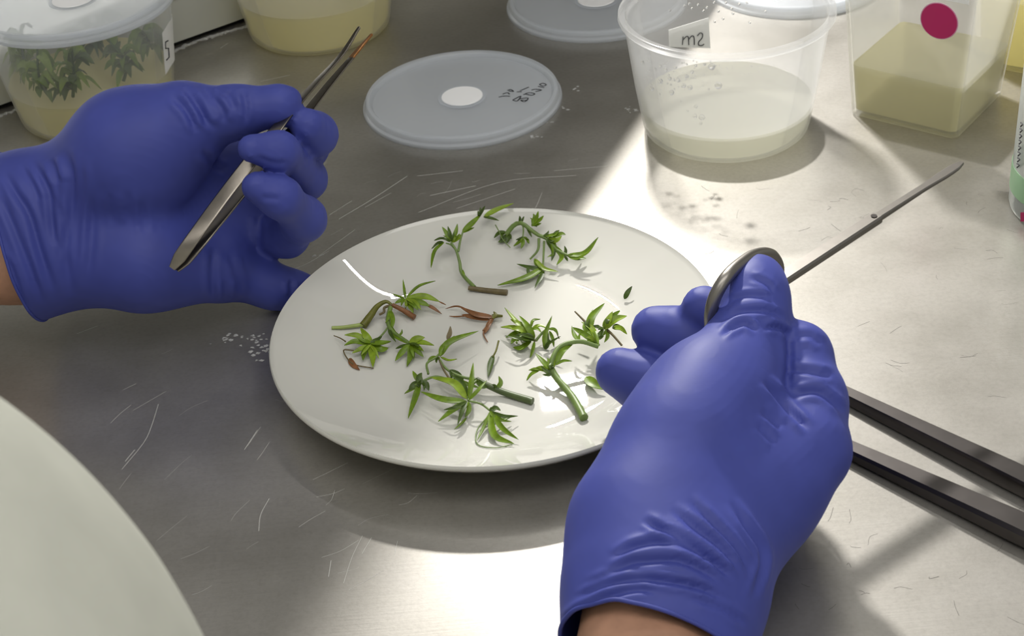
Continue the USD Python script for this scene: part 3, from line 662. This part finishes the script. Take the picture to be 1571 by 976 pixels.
cutting('withered_shoot', 'withered brown shoot lying alone at the middle of the plate',
    [('olive', [(771, 485, 1.5), (762, 485, 2), (755, 486, 2)], 2, 4.5), ('brown', [(755, 488, 2), (749, 500, 1.5), (742, 508, 1)], 4, 2.5), ('brown', [(743, 506, 1), (742, 514, 1), (748, 525, .8)], 1.6, .8)],
    [('brown', [(757, 487, 3), (731, 483, 4), (705, 471, 4)], 5.5), ('brown', [(715, 474, 4), (700, 470, 3), (683, 474, 1)], 1.4), ('brown', [(752, 491, 2), (724, 486, 2.5), (708, 483, 2)], 4.5), ('brown', [(716, 485, 2), (700, 486, 1), (689, 485, .8)], 1.2), ('olive', [(756, 489, 3), (760, 483, 4), (757, 478, 4)], 3.5), ('brown', [(752, 492, 2), (748, 502, 2), (744, 512, 1)], 4)])
cutting('plant_cutting', 'largest cutting, a dark stem with starry narrow leaves at the front of the plate',
    [('stem_dark', [(817, 616, 1), (775, 603, 2), (745, 590, 4), (731, 582, 5)], 6, 4), ('stem', [(733, 583, 5), (708, 578, 6), (686, 567, 7), (674, 551, 8)], 2.6, 1.6), ('stem_brown', [(673, 549, 8), (680, 566, 7), (690, 582, 6)], 1.8, 1.8), ('stem', [(657, 574, 6), (655, 558, 8), (668, 549, 9), (675, 542, 9)], 2, 1.8), ('stem', [(731, 584, 5), (716, 600, 6), (719, 615, 6)], 2.2, 2), ('stem', [(719, 615, 6), (738, 620, 5), (753, 631, 4)], 1.8, 1.6), ('stem', [(690, 583, 6), (668, 578, 6), (648, 585, 6)], 2, 2), ('stem', [(752, 635, 3), (732, 660, 1), (733, 682, .6), (760, 687, .6), (786, 682, .6)], 1, .7)],
    [('leaf', [(719, 614, 6), (723, 585, 10), (726, 556, 12)], 4.5), ('leaf2', [(716, 612, 6), (696, 588, 9), (660, 579, 7)], 6.5), ('leaf', [(716, 616, 6), (680, 613, 7), (645, 601, 6)], 5.5), ('leaf', [(716, 617, 6), (697, 628, 5), (672, 647, 2)], 5.5), ('leaf', [(719, 617, 6), (719, 630, 4), (713, 641, 2)], 4), ('leaf', [(716, 641, 2), (708, 650, 1.5), (697, 659, 1)], 2), ('leaf', [(644, 588, 6), (637, 612, 5), (626, 642, 2)], 5.5), ('leaf3', [(645, 587, 6), (634, 592, 6), (627, 601, 4)], 5.5), ('leaf3', [(646, 590, 6), (643, 580, 8), (647, 572, 9)], 5.5), ('leaf', [(645, 588, 6), (638, 578, 8), (633, 569, 9)], 4), ('leaf3', [(647, 588, 6), (654, 590, 5), (658, 600, 3)], 5),
     ('leaf', [(675, 547, 8), (690, 525, 9), (734, 508, 7)], 6), ('leaf', [(674, 549, 8), (662, 550, 7), (656, 556, 6)], 3.5), ('leaf2', [(676, 548, 8), (688, 553, 6), (701, 551, 4)], 2.5), ('stem_brown', [(686, 521, 9), (690, 512, 10), (691, 500, 12)], 4), ('leaf3', [(690, 568, 7), (704, 576, 6), (712, 586, 5)], 4.5), ('leaf', [(760, 599, 3), (768, 588, 5), (765, 577, 7)], 4), ('leaf3', [(731, 582, 5), (740, 592, 5), (748, 594, 4)], 5), ('leaf', [(692, 582, 6), (712, 588, 6), (738, 596, 4)], 4),
     ('leaf', [(752, 631, 4), (759, 668, 3), (789, 681, 1.5)], 6), ('leaf', [(754, 632, 4), (771, 657, 4), (796, 675, 2)], 4.5), ('leaf', [(754, 632, 4), (768, 644, 4), (785, 647, 2)], 2.5), ('leaf', [(752, 633, 4), (742, 656, 2), (732, 676, 1)], 2.8), ('leaf3', [(753, 632, 4), (760, 626, 4), (768, 630, 3)], 4), ('leaf', [(752, 632, 4), (753, 648, 3), (762, 664, 2)], 4.5)])
cutting('plant_cutting', 'bushy tuft of bright narrow leaves right of the middle of the plate',
    [('stem', [(822, 523, 3), (831, 512, 5), (840, 504, 7)], 2.4, 1.8), ('stem_brown', [(808, 514, 4), (814, 520, 4), (822, 523, 3)], 2, 2), ('stem_brown', [(842, 504, 7), (852, 508, 5), (858, 520, 2)], 1.2, .8)],
    [('leaf2', [(820, 522, 4), (795, 497, 8), (774, 472, 9)], 4.5), ('leaf2', [(818, 520, 4), (790, 504, 6), (768, 502, 4)], 6), ('leaf', [(815, 519, 4), (794, 512, 4), (776, 518, 2)], 7), ('leaf2', [(818, 518, 4), (800, 500, 8), (783, 490, 8)], 6), ('leaf', [(820, 520, 4), (810, 502, 9), (796, 484, 10)], 5.5), ('leaf', [(814, 504, 7), (818, 492, 9), (829, 490, 8)], 2.6), ('leaf2', [(818, 516, 5), (806, 500, 7), (790, 496, 6)], 5), ('leaf', [(815, 523, 3), (800, 534, 2.5), (787, 533, 1.5)], 5.5), ('leaf', [(820, 524, 3), (817, 538, 2), (813, 550, 1)], 3), ('leaf2', [(816, 505, 6), (828, 500, 7), (840, 504, 7)], 4), ('leaf', [(837, 536, 2), (836, 515, 6), (847, 484, 11)], 4.5), ('leaf3', [(836, 536, 2), (838, 522, 4), (840, 506, 7)], 5.5), ('leaf', [(842, 505, 7), (851, 506, 6), (857, 514, 4)], 3), ('leaf', [(843, 508, 6), (848, 520, 4), (850, 533, 1)], 3), ('leaf', [(800, 514, 5), (790, 520, 3), (784, 528, 2)], 5), ('leaf2', [(812, 512, 6), (796, 505, 8), (784, 505, 7)], 6)])
cutting('plant_cutting', 'cutting with thick green stem pointing frontward, arching top beside the middle finger',
    [('stem', [(896, 641, 1.2), (878, 609, 3), (854, 580, 5), (846, 566, 7)], 7, 5), ('stem', [(846, 566, 7), (848, 550, 10), (861, 531, 12), (889, 524, 12), (918, 532, 9)], 4.5, 3.5), ('stem', [(918, 530, 9), (912, 520, 10), (905, 508, 11)], 3, 2), ('stem_brown', [(928, 503, 9), (940, 514, 8), (954, 530, 6)], 2.2, 1.8), ('stem_brown', [(898, 494, 11), (890, 486, 12), (882, 478, 13)], 2, 1.2)],
    [('leaf', [(846, 568, 7), (834, 556, 9), (821, 542, 10)], 4.5), ('leaf2', [(845, 571, 6), (830, 566, 6), (814, 569, 4)], 5.5), ('leaf', [(828, 568, 6), (816, 574, 4), (808, 584, 2)], 4), ('leaf2', [(848, 566, 7), (846, 556, 9), (852, 546, 10)], 6.5), ('leaf3', [(847, 574, 6), (838, 570, 7), (830, 562, 8)], 3.5), ('leaf', [(852, 560, 8), (862, 540, 11), (880, 527, 11)], 5),
     ('leaf', [(918, 529, 9), (895, 512, 12), (877, 502, 12)], 5), ('leaf', [(889, 524, 11), (881, 514, 12), (877, 500, 13)], 3.5), ('leaf2', [(915, 526, 9), (908, 505, 12), (892, 494, 13)], 5.5), ('leaf', [(905, 508, 11), (908, 487, 14), (928, 465, 15)], 6.5), ('leaf3', [(903, 510, 11), (900, 498, 13), (905, 488, 14)], 5), ('leaf', [(918, 527, 9), (908, 515, 11), (898, 507, 12)], 5.5), ('leaf2', [(926, 504, 9), (933, 492, 12), (940, 478, 14)], 6), ('leaf2', [(928, 502, 9), (944, 490, 12), (962, 485, 12)], 6.5), ('leaf', [(928, 503, 9), (940, 486, 12), (952, 476, 13)], 4.5), ('leaf2', [(940, 504, 9), (952, 504, 8), (962, 513, 5)], 5), ('leaf3', [(926, 504, 9), (918, 502, 11), (908, 500, 12)], 4), ('leaf', [(930, 505, 9), (932, 516, 7), (927, 526, 5)], 3.5), ('leaf3', [(915, 520, 9), (922, 512, 10), (926, 503, 11)], 4.5)])
cutting('loose_leaf', 'tiny loose leaf on the right slope of the plate above the fingers', [], [('leaf3', [(958, 459, 1), (963, 449, 3), (970, 439, 4)], 4.5)], 'leaf')
cutting('loose_leaf', 'broad leaf scrap half under the ring fingertip on the plate', [], [('leaf', [(899, 579, 2), (910, 589, 3), (928, 598, 2)], 8.5)], 'leaf')
cutting('loose_leaf', 'single narrow leaf with a thin stalk standing alone at the middle of the plate', [('olive', [(765, 523, 5), (761, 538, 4), (756, 548, 3)], 1.5, 1.4)], [('leaf3', [(757, 545, 3), (752, 562, 2), (749, 579, 1)], 5)], 'leaf')

# plantlets in the lidded tub
def tub_plant(label, stem, leaves, mats):
    P0 = A(stem[0]); t = T('plantlet', P0, label, 'plantlet')
    t.part('stem', tube(spline(stem, 14), np.linspace(.0011, .0007, len(spline(stem, 14))), 7), MS['leaf_deep'])
    for k, (pts, w) in enumerate(leaves):
        seed_[0] += 1; t.part('leaf', leaf_mesh(pts, w, seed_[0], 10), MS[mats[k % len(mats)]], smooth=60)
def plantlet(label, u, v, D, height, spread, n, seed, mats=('leaf_deep', 'leaf', 'leaf3')):
    r_ = np.random.default_rng(seed); b = dep(u, v, D); top = b + A([r_.normal(0, .004), r_.normal(0, .003), height])
    S = [b, (b + top) / 2 + A([*r_.normal(0, .003, 2), 0]), top]; C = spline(S, 20); L = []
    def clampc(p):
        q = p[:2] - A(C1); rr = np.linalg.norm(q); lim = RB + .16 * p[2] - .004
        if rr > lim: p = A([*(A(C1) + q / rr * lim), p[2]])
        p[2] = min(max(p[2], .0285), TH - .004); return p
    C = A([clampc(c) for c in C])
    for k in range(n):
        s = C[int(r_.uniform(.15, 1) * (len(C) - 1))]; a = r_.uniform(0, 6.28); l = spread * r_.uniform(.6, 1.1)
        d = A([math.cos(a), math.sin(a), r_.uniform(-.5, .5)])
        L.append(([s.copy(), clampc(s + d * l * .55 + A([0, 0, .003])), clampc(s + d * l + A([0, 0, -.004]))], r_.uniform(.0014, .0026)))
    tub_plant(label, list(C[::5]), L, mats)
plantlet('leafy plantlet at the left wall of the lidded tub', 40, 112, 1.0, .025, .013, 26, 1, ('leaf', 'leaf2', 'leaf2'))
plantlet('plantlet with a long stem reaching down, left of centre in the lidded tub', 76, 150, .99, .033, .014, 26, 2, ('leaf', 'leaf2', 'leaf'))
plantlet('bright green thick plantlet in the centre of the lidded tub', 112, 148, .985, .034, .014, 30, 3, ('leaf2', 'leaf', 'leaf3'))
plantlet('grey green spiky plantlet near the middle right of the lidded tub', 190, 128, 1.0, .028, .014, 20, 4, ('leaf3', 'leaf'))
plantlet('dark leafy plantlet by the label side of the lidded tub', 235, 75, 1.01, .014, .014, 24, 5, ('leaf3', 'leaf'))
plantlet('plantlet pressed against the lid behind the others in the tub', 150, 75, 1.04, .016, .018, 24, 6, ('leaf3', 'leaf_deep'))

# ------------------------------------------------------------------ tools
def bar_tool(pts, w, h, side):
    """flat bar along pts: half widths w along 'side', half thickness h; bevelled"""
    P = A(pts, float); w = np.broadcast_to(w, len(P)); h = np.broadcast_to(h, len(P)); sec = [(1, -.55), (1, .55), (.8, 1), (-.8, 1), (-1, .55), (-1, -.55), (-.8, -1), (.8, -1)]
    tn = np.gradient(P, axis=0); tn /= np.linalg.norm(tn, axis=1, keepdims=True); R = []
    for i in range(len(P)):
        s = A(side, float); s = s - tn[i] * (s @ tn[i]); s /= np.linalg.norm(s); n = np.cross(tn[i], s)
        R.append([P[i] + s * w[i] * a + n * h[i] * b for a, b in sec])
    v = A(R).reshape(-1, 3); n = 8; f = []
    for i in range(len(P) - 1):
        a = i * n + np.arange(n); b = i * n + (np.arange(n) + 1) % n
        f += [np.stack([a, b, b + n], 1), np.stack([a, b + n, a + n], 1)]
    v = np.vstack([v, P[0], P[-1]]); a = np.arange(n); b = (a + 1) % n; k = len(P) * n
    f += [np.stack([b, a, np.full(n, k)], 1), np.stack([a + k - n, b + k - n, np.full(n, k + 1)], 1)]
    m = trimesh.Trimesh(v, np.vstack(f), process=False)
    if m.volume < 0: m.invert()
    return m

def tweezers():
    a1 = [(264, 412, .757), (300, 360, .757), (355, 285, .7615), (428, 193, .7665), (480, 132, .781), (523, 85, .796), (551, 42, .808)]
    a2 = [(270, 414, .760), (312, 365, .762), (374, 289, .7695), (452, 196, .7765), (500, 135, .790), (545, 82, .803), (570, 53, .813)]
    P1 = spline([dep(*q) for q in a1], 36); P2 = spline([dep(*q) for q in a2], 36)
    t = T('tweezers', P1[0], 'slim steel tweezers held in the left hand with a tinted tip', 'tweezers')
    side = RX * .85 + UP * .5
    w = np.interp(np.linspace(0, 1, len(P1)), [0, .05, .25, .6, .8, 1], [.0016, .0030, .0034, .0030, .0018, .0007])
    t.part('tweezer_arm', bar_tool(P1, w, .0006, side), MS['tweezer'], smooth=30)
    cut = int(len(P2) * .80)
    t.part('tweezer_arm', bar_tool(P2[:cut + 1], w[:cut + 1] * 1.05, .0006, side), MS['tweezer'], smooth=30)
    t.part('tweezer_tip', bar_tool(P2[cut:], w[cut:], .0006, side), MS['rust'], smooth=30, label='heat tinted brown tip')
tweezers()

def ring_forceps():
    P1, P2 = A([.115, .573, .071]), A([.21, .648, .077])
    P1 = dep(1193, 433, .690); P2 = dep(1476, 250, .750)
    t = T('ring_forceps', P1, 'long steel instrument with a thumb ring held in the right hand', 'forceps')
    ax = P2 - P1; side = np.cross(ax, [0, 0, 1]); sh = [P1 + ax * s for s in np.linspace(-.02, .52, 8)]
    t.part('shaft', bar_tool(sh, np.linspace(.0035, .0028, 8), .0020, side), MS['chrome'], smooth=30)
    sh2 = [P1 + ax * s for s in np.linspace(.50, 1.0, 14)]
    t.part('blade_tip', bar_tool(sh2, np.interp(np.linspace(0, 1, 14), [0, .55, .8, .97, 1], [.0020, .0019, .0027, .0022, .0010]), np.linspace(.0015, .0007, 14), side), MS['chrome'], smooth=30)
    sc = trimesh.creation.cylinder(.0014, .0046, sections=20); sc.apply_translation(P1 + ax * .50)
    t.part('pivot_screw', sc, MS['dark_steel'])
    R = [(1193, 434, .690), (1193, 408, .685), (1182, 391, .678), (1160, 391, .668), (1138, 404, .657), (1114, 426, .647), (1096, 458, .647), (1090, 492, .652), (1098, 520, .664), (1128, 532, .688), (1165, 500, .700), (1188, 460, .697), (1193, 434, .690)]
    t.part('thumb_ring', tube(spline([dep(*q) for q in R], 60), .0027, 12), MS['chrome'], label='rounded thumb ring')
ring_forceps()

def big_forceps():
    t = T('large_forceps', (*px(1571, 800)[:2], 0), 'large dark steel forceps lying on the worktop beyond the right hand', 'forceps')
    for (a, b, w0, w1, h0, h1) in [((1270, 600), (1760, 850), .0030, .0056, .0025, .0042), ((1275, 685), (1760, 920), .0034, .0062, .0026, .0044)]:
        A0, B0 = px(*a), px(*b); s = np.linspace(0, 1, 16); h = np.interp(s, [0, .6, 1], [h0, h1, h1]); w = np.interp(s, [0, .6, 1], [w0, w1, w1])
        P = A0 + (B0 - A0) * s[:, None]; P[:, 2] = h + .0003
        t.part('forceps_leg', bar_tool(P, w, h, np.cross(B0 - A0, [0, 0, 1.0])), MS['dark_steel'], smooth=30)
    j = trimesh.creation.cylinder(.013, .0088, sections=40); j.apply_translation([*((px(1760, 850) + px(1760, 920))[:2] / 2), .0048])
    t.part('joint', j, MS['dark_steel'])
big_forceps()

# ------------------------------------------------------------------ the person: gloved hands, forearms, coat
def J(u, v, D, rp): return dep(u, v, D), rp * D / F_PX

class Hand:
    def __init__(s): s.groups = []   # (k within, k to rest, [prims])
    def chain(s, pts, k=.004, kr=.006):
        q = [J(*p) for p in pts]
        s.groups.append((k, kr, [(q[i][0], q[i + 1][0], q[i][1], q[i + 1][1]) for i in range(len(q) - 1)]))
    def prims(s): return [p for g in s.groups for p in g[2]]
    def sdf(s, P):
        out = None
        for k, kr, pr in s.groups:
            d = None
            for p in pr:
                e = rc(P, *p); d = e if d is None else smin(d, e, k)
            out = d if out is None else smin(out, d, kr)
        return out

def crease(mesh, lines, default_w=5.0, default_a=.0007):
    """press grooves along lines given where they are seen on the glove"""
    V = A(mesh.vertices); N = A(mesh.vertex_normals); q = prj(V); off = np.zeros(len(V))
    facing = ((CAM - V) * N).sum(1) / np.linalg.norm(CAM - V, axis=1)
    for ln in lines:
        opts = {}
        if isinstance(ln[-1], dict): opts = ln[-1]; ln = ln[:-1]
        w, a = opts.get('w', default_w), opts.get('a', default_a)
        P = spline(ln, 240); lo, hi = P.min(0) - 5 * w, P.max(0) + 5 * w
        idx = np.where((q[:, 0] > lo[0]) & (q[:, 0] < hi[0]) & (q[:, 1] > lo[1]) & (q[:, 1] < hi[1]) & (facing > .05))[0]
        if not len(idx): continue
        dd = np.linalg.norm(q[idx, None, :2] - P[None], axis=2); k = dd.argmin(1); d = dd[np.arange(len(idx)), k]
        s = k / (len(P) - 1); fade = np.clip(np.minimum(s, 1 - s) * 5, 0, 1)
        if opts.get('full'): fade = np.ones_like(fade)
        f = -np.exp(-(d / w) ** 2) + .75 * np.exp(-((d - 2.1 * w) / (1.1 * w)) ** 2)
        off[idx] += a * f * fade * np.clip(facing[idx] * 3, 0, 1)
    mesh.vertices = V + N * np.clip(off, -.0018, .0016)[:, None]

def cut_open(m, cut_p, cut_n):
    # slice off everything beyond the plane; returns the open mesh and its boundary loop
    m = trimesh.intersections.slice_mesh_plane(m, -cut_n, cut_p, cap=False)
    m.merge_vertices()
    e = np.sort(m.edges, axis=1); u, c = np.unique(e, axis=0, return_counts=True); b = u[c == 1]
    b = b[(np.abs((m.vertices[b[:, 0]] - cut_p) @ cut_n) < 1e-4) & (np.abs((m.vertices[b[:, 1]] - cut_p) @ cut_n) < 1e-4)]
    V = A(m.vertices); c0 = V[np.unique(b)].mean(0)
    ax = np.cross(cut_n, [0.3, 0.2, 1.0]); ax /= np.linalg.norm(ax); ay = np.cross(cut_n, ax)
    q = V[np.unique(b)] - c0; th = np.arctan2(q @ ay, q @ ax); rr = np.linalg.norm(q, axis=1)
    o = np.argsort(th); t = np.linspace(-np.pi, np.pi, 121)
    r = np.interp(t, th[o], rr[o], period=2 * np.pi)
    return m, c0 + r[:, None] * (np.cos(t)[:, None] * ax + np.sin(t)[:, None] * ay)

def glove_mesh(h, cut_p, cut_n, h_grid=.002):
    lo, hi = bounds_of(h.prims(), .006)
    m = nets(h.sdf, lo, hi, h_grid)
    m = max(m.split(only_watertight=False), key=lambda x: len(x.faces))
    relax(m, 6)
    return refine(m)

def finish_glove(m, cut_p, cut_n):
    m, loop = cut_open(m, cut_p, cut_n)
    m = cat_(m, tube(loop, .0008, 8, cap=False)); V = A(m.vertices); V[:, 2] = np.maximum(V[:, 2], .0004); m.vertices = V
    return m

LH = Hand()
# left palm, heel and wrist
LH.chain([(-60, 345, .805, 72), (40, 318, .803, 74), (120, 296, .800, 74)], .02, .02)
LH.chain([(-60, 420, .805, 70), (40, 404, .803, 76), (120, 388, .802, 72)], .02, .02)
LH.chain([(130, 290, .798, 72), (205, 240, .790, 92), (280, 196, .780, 66)], .02, .012)          # ball of the thumb
LH.chain([(120, 320, .803, 70), (370, 245, .822, 44)], .02, .012)
LH.chain([(120, 345, .803, 70), (388, 290, .825, 44)], .02, .012)
LH.chain([(120, 375, .803, 68), (382, 345, .824, 46)], .02, .012)
LH.chain([(120, 395, .802, 66), (220, 400, .797, 66), (330, 412, .808, 52)], .02, .012)       # little-finger side
LH.chain([(285, 186, .779, 58), (366, 171, .774, 36), (428, 162, .773, 27), (443, 155, .773, 18)], .008, .006)       # thumb
LH.chain([(385, 245, .825, 38), (470, 226, .812, 31), (484, 206, .786, 31), (472, 194, .776, 28)], .006, .0025)      # index
LH.chain([(388, 290, .825, 38), (468, 274, .802, 31), (428, 233, .762, 29), (386, 228, .752, 22)], .006, .0015)     # middle
LH.chain([(385, 350, .825, 36), (440, 362, .812, 31), (466, 336, .786, 32), (430, 303, .760, 30), (394, 287, .753, 24)], .006, .0015)     # ring
LH.chain([(342, 412, .814, 48), (420, 440, .8225, 31), (455, 446, .829, 25), (474, 449, .831, 22)], .008, .006)       # little

RH = Hand()
RH.chain([(960, 1010, .560, 105), (990, 890, .585, 108), (1000, 810, .600, 112)], .02, .02)
RH.chain([(1060, 1010, .565, 95), (1065, 890, .590, 98), (1085, 810, .605, 98)], .02, .02)
RH.chain([(985, 800, .600, 104), (1055, 690, .620, 100), (1095, 615, .636, 84), (1135, 560, .645, 64)], .02, .012)     # ball of the thumb
RH.chain([(1080, 840, .605, 90), (1160, 760, .618, 80), (1235, 690, .628, 70)], .02, .012)      # index metacarpal
RH.chain([(1080, 840, .610, 90), (1205, 700, .650, 64)], .02, .012)
RH.chain([(1060, 840, .612, 90), (1170, 715, .672, 56)], .02, .012)
RH.chain([(1040, 840, .612, 86), (1130, 730, .682, 50)], .02, .012)
RH.chain([(1110, 620, .640, 80), (1152, 505, .653, 53), (1157, 455, .660, 46), (1163, 428, .666, 37)], .010, .006)       # thumb
RH.chain([(1236, 690, .628, 68), (1240, 615, .642, 54), (1226, 545, .655, 45), (1140, 492, .686, 36), (1080, 473, .692, 35)], .008, .003)      # index
RH.chain([(1205, 690, .655, 58), (1150, 570, .690, 42), (1050, 518, .700, 42), (1006, 507, .704, 38)], .008, .0015)      # middle
RH.chain([(1170, 710, .675, 52), (1090, 620, .698, 42), (996, 590, .699, 43), (951, 571, .702, 38)], .008, .0015)        # ring
RH.chain([(1130, 730, .685, 48), (1040, 735, .692, 38), (968, 700, .690, 30)], .008, .003)       # little

def surface_depth(h, u, v):
    D = np.linspace(.45, .95, 500); d = h.sdf(A([dep(u, v, x) for x in D])); return D[np.argmax(d < 0)]

def cuff(a, b, at):
    """cut plane across the wrist: point, outward normal"""
    A0, B0 = dep(*a), dep(*b); n = (A0 - B0) / np.linalg.norm(A0 - B0); return dep(*at), n
LCP, LCN = cuff((-100, 405, .806), (120, 350, .802), (20, 430, surface_depth(LH, 20, 430)))
RCP, RCN = cuff((985, 1010, .556), (1040, 800, .603), (1002, 932, surface_depth(RH, 1002, 932)))

lg = glove_mesh(LH, LCP, LCN); rg = glove_mesh(RH, RCP, RCN)
crease(lg, [[(98, 227), (111, 272), (111, 330), (103, 387), (107, 456), {'a': .0016, 'w': 7}], [(123, 239), (127, 288), (119, 362), (115, 428), {'a': .001}], [(49, 247), (74, 293), (82, 346), (94, 412), {'a': .0012}], [(5, 262), (25, 297), (45, 330), (62, 387), (82, 448), {'a': .0012}],
            [(0, 300), (20, 346), (45, 411), (66, 469), {'a': .001}], [(78, 244), (94, 284), {'a': .0009}], [(30, 252), (52, 285), (62, 310)], [(88, 300), (96, 350), (92, 400)], [(140, 300), (142, 360), (135, 430), {'a': .0005}], [(8, 390), (24, 430), (40, 480), {'a': .0008, 'w': 4}],
            [(262, 145), (287, 170), (303, 203), {'a': .0012}], [(283, 133), (307, 166), (316, 198), {'a': .001}], [(311, 131), (340, 166), (344, 190), {'a': .0008}], [(372, 138), (377, 160), (377, 190), {'a': .0006, 'w': 4}], [(348, 139), (360, 168)], [(330, 136), (350, 150)], [(290, 150), (330, 200), {'a': .0007}],
            [(168, 296), (172, 346), {'a': .0004}], [(196, 292), (200, 346), {'a': .0004}], [(217, 312), (223, 362), {'a': .0004}], [(328, 379), (326, 420), (328, 461), {'a': .0009}], [(397, 330), (398, 352), (397, 385), {'a': .0008}], [(352, 385), (372, 452), {'a': .0006}], [(446, 428), (448, 455), {'a': .0008, 'w': 4}], [(310, 230), (330, 255), (350, 262), {'a': .0008}], [(345, 430), (347, 465)],
            [(390, 240), (420, 250), (445, 250), {'a': .0004, 'w': 4}], [(400, 303), (430, 306), {'a': .0004, 'w': 4}]])
crease(rg, [[(1120, 769), (1145, 807), (1167, 841), (1169, 871), (1154, 922), {'a': .0013}], [(1056, 765), (1094, 803), (1128, 841), (1154, 884), {'a': .0011}], [(1030, 780), (1069, 812), (1107, 841), (1141, 884), {'a': .0012}], [(985, 797), (1018, 814), (1069, 841), (1120, 884), {'a': .0013}], [(937, 858), (979, 837), (1030, 833), (1086, 858), (1128, 892), {'a': .0013}],
            [(928, 878), (979, 863), (1043, 861), (1103, 888), {'a': .0012}], [(885, 922), (937, 897), (1000, 890), (1069, 901), (1120, 927), {'a': .0014}], [(860, 956), (915, 922), (971, 905), (1009, 907), {'a': .0011}], [(900, 900), (950, 880), (1000, 875)], [(1060, 915), (1110, 935), (1145, 960)],
            [(1172, 582), (1205, 624), (1241, 660), {'a': .0016}], [(1167, 628), (1200, 658)], [(1160, 650), (1190, 680), {'a': .0005}], [(1205, 568), (1240, 570), (1280, 578), {'a': .0012}], [(1213, 606), (1256, 602), (1296, 632), {'a': .0012}], [(1210, 520), (1240, 515), (1262, 530), {'a': .0006}],
            [(1105, 514), (1125, 502), (1144, 497), (1162, 508), {'a': .0012, 'w': 4}], [(1172, 501), (1195, 504), (1208, 514), {'a': .0012, 'w': 4}], [(1109, 491), (1136, 479), (1175, 477), (1204, 487), {'a': .0009, 'w': 4}], [(1117, 462), (1146, 454), (1185, 456), {'a': .0007, 'w': 4}], [(1150, 425), (1175, 435), (1188, 452), {'a': .0006, 'w': 4}], [(1207, 500), (1211, 545), (1207, 600), {'a': .0009}]])

lg = finish_glove(lg, LCP, LCN); rg = finish_glove(rg, RCP, RCN)
person = T('person', (-0.2, 0.1, 0), 'person in a white lab coat and blue gloves working over the plate', 'person')
SH_L, SH_R = A([-.37, .12, .26]), A([-.06, -.02, .24])
EL_L, EL_R = A([-.44, .52, .07]), A([.02, .20, .055])
WL = dep(70, 358, .803); WR = dep(1025, 860, .594)
def shrink(chain, by): return [(dep(u, v, D), rp * D / F_PX - by) for u, v, D, rp in chain]
body_prims = []
def limb(a, b, ra, rb): body_prims.append((A(a), A(b), ra, rb))
for ch in ([(-60, 345, .805, 72), (40, 318, .803, 74), (110, 300, .800, 70)], [(-60, 420, .805, 70), (40, 404, .803, 76), (110, 390, .802, 68)],
           [(960, 1010, .560, 105), (990, 890, .585, 108), (1000, 830, .598, 104)], [(1060, 1010, .565, 95), (1065, 890, .590, 98), (1080, 830, .603, 92)]):
    q = shrink(ch, .0050)
    for i in range(2): limb(q[i][0], q[i + 1][0], q[i][1], q[i + 1][1])
limb(dep(-60, 383, .805), EL_L, .025, .042); limb(EL_L, SH_L, .043, .056)
limb(dep(1010, 1010, .562), EL_R, .020, .042); limb(EL_R, SH_R, .043, .056)
limb(SH_L, SH_R, .06, .06); limb((-.22, .16, .16), (-.24, .12, -.2), .125, .118)
def body_sdf(P):
    d = None
    for p in body_prims:
        e = rc(P, *p); d = e if d is None else smin(d, e, .006)
    return d
lo, hi = bounds_of(body_prims, .01)
bm = nets(body_sdf, lo, hi, .006); relax(bm, 4); bm = refine(bm)
person.part('body', bm, MS['skin'], smooth=True)
person.part('glove', lg, MS['glove'], smooth=True, label='blue nitrile glove on the left hand')
person.part('glove', rg, MS['glove'], smooth=True, label='blue nitrile glove on the right hand')

# coat: torso, shoulders and sleeves a little wider than the body
CH = dict(a=(-.2156, .194, .1803), b=(-.25, .12, -.2), ra=.156, rb=.15)
def coat_sdf(P):
    d = rc(P, A(CH['a']), A(CH['b']), CH['ra'], CH['rb'])
    d = smin(d, rc(P, SH_L, SH_R, .078, .072), .03)
    for a, b, ra, rb in ((SH_L, EL_L, .072, .060), (SH_R, EL_R, .070, .058)): d = smin(d, rc(P, a, b, ra, rb), .03)
    wl = EL_L + (dep(-60, 383, .805) - EL_L) * .55; wr = EL_R + (dep(1010, 1010, .562) - EL_R) * .35
    d = smin(d, rc(P, EL_L, wl, .058, .050), .02); d = smin(d, rc(P, EL_R, wr, .056, .052), .02)
    f = .004 * np.sin(P @ A([70., -25., 30.]) + 3 * np.sin(P @ A([9., 14., 5.]))) * .5
    return np.maximum(d + f, -(P[:, 2] + .28))
cm = nets(coat_sdf, (-.60, -.16, -.30), (.14, .68, .46), .008); relax(cm, 6); cm = refine(cm)
person.part('lab_coat', cm, MS['coat'], smooth=True)
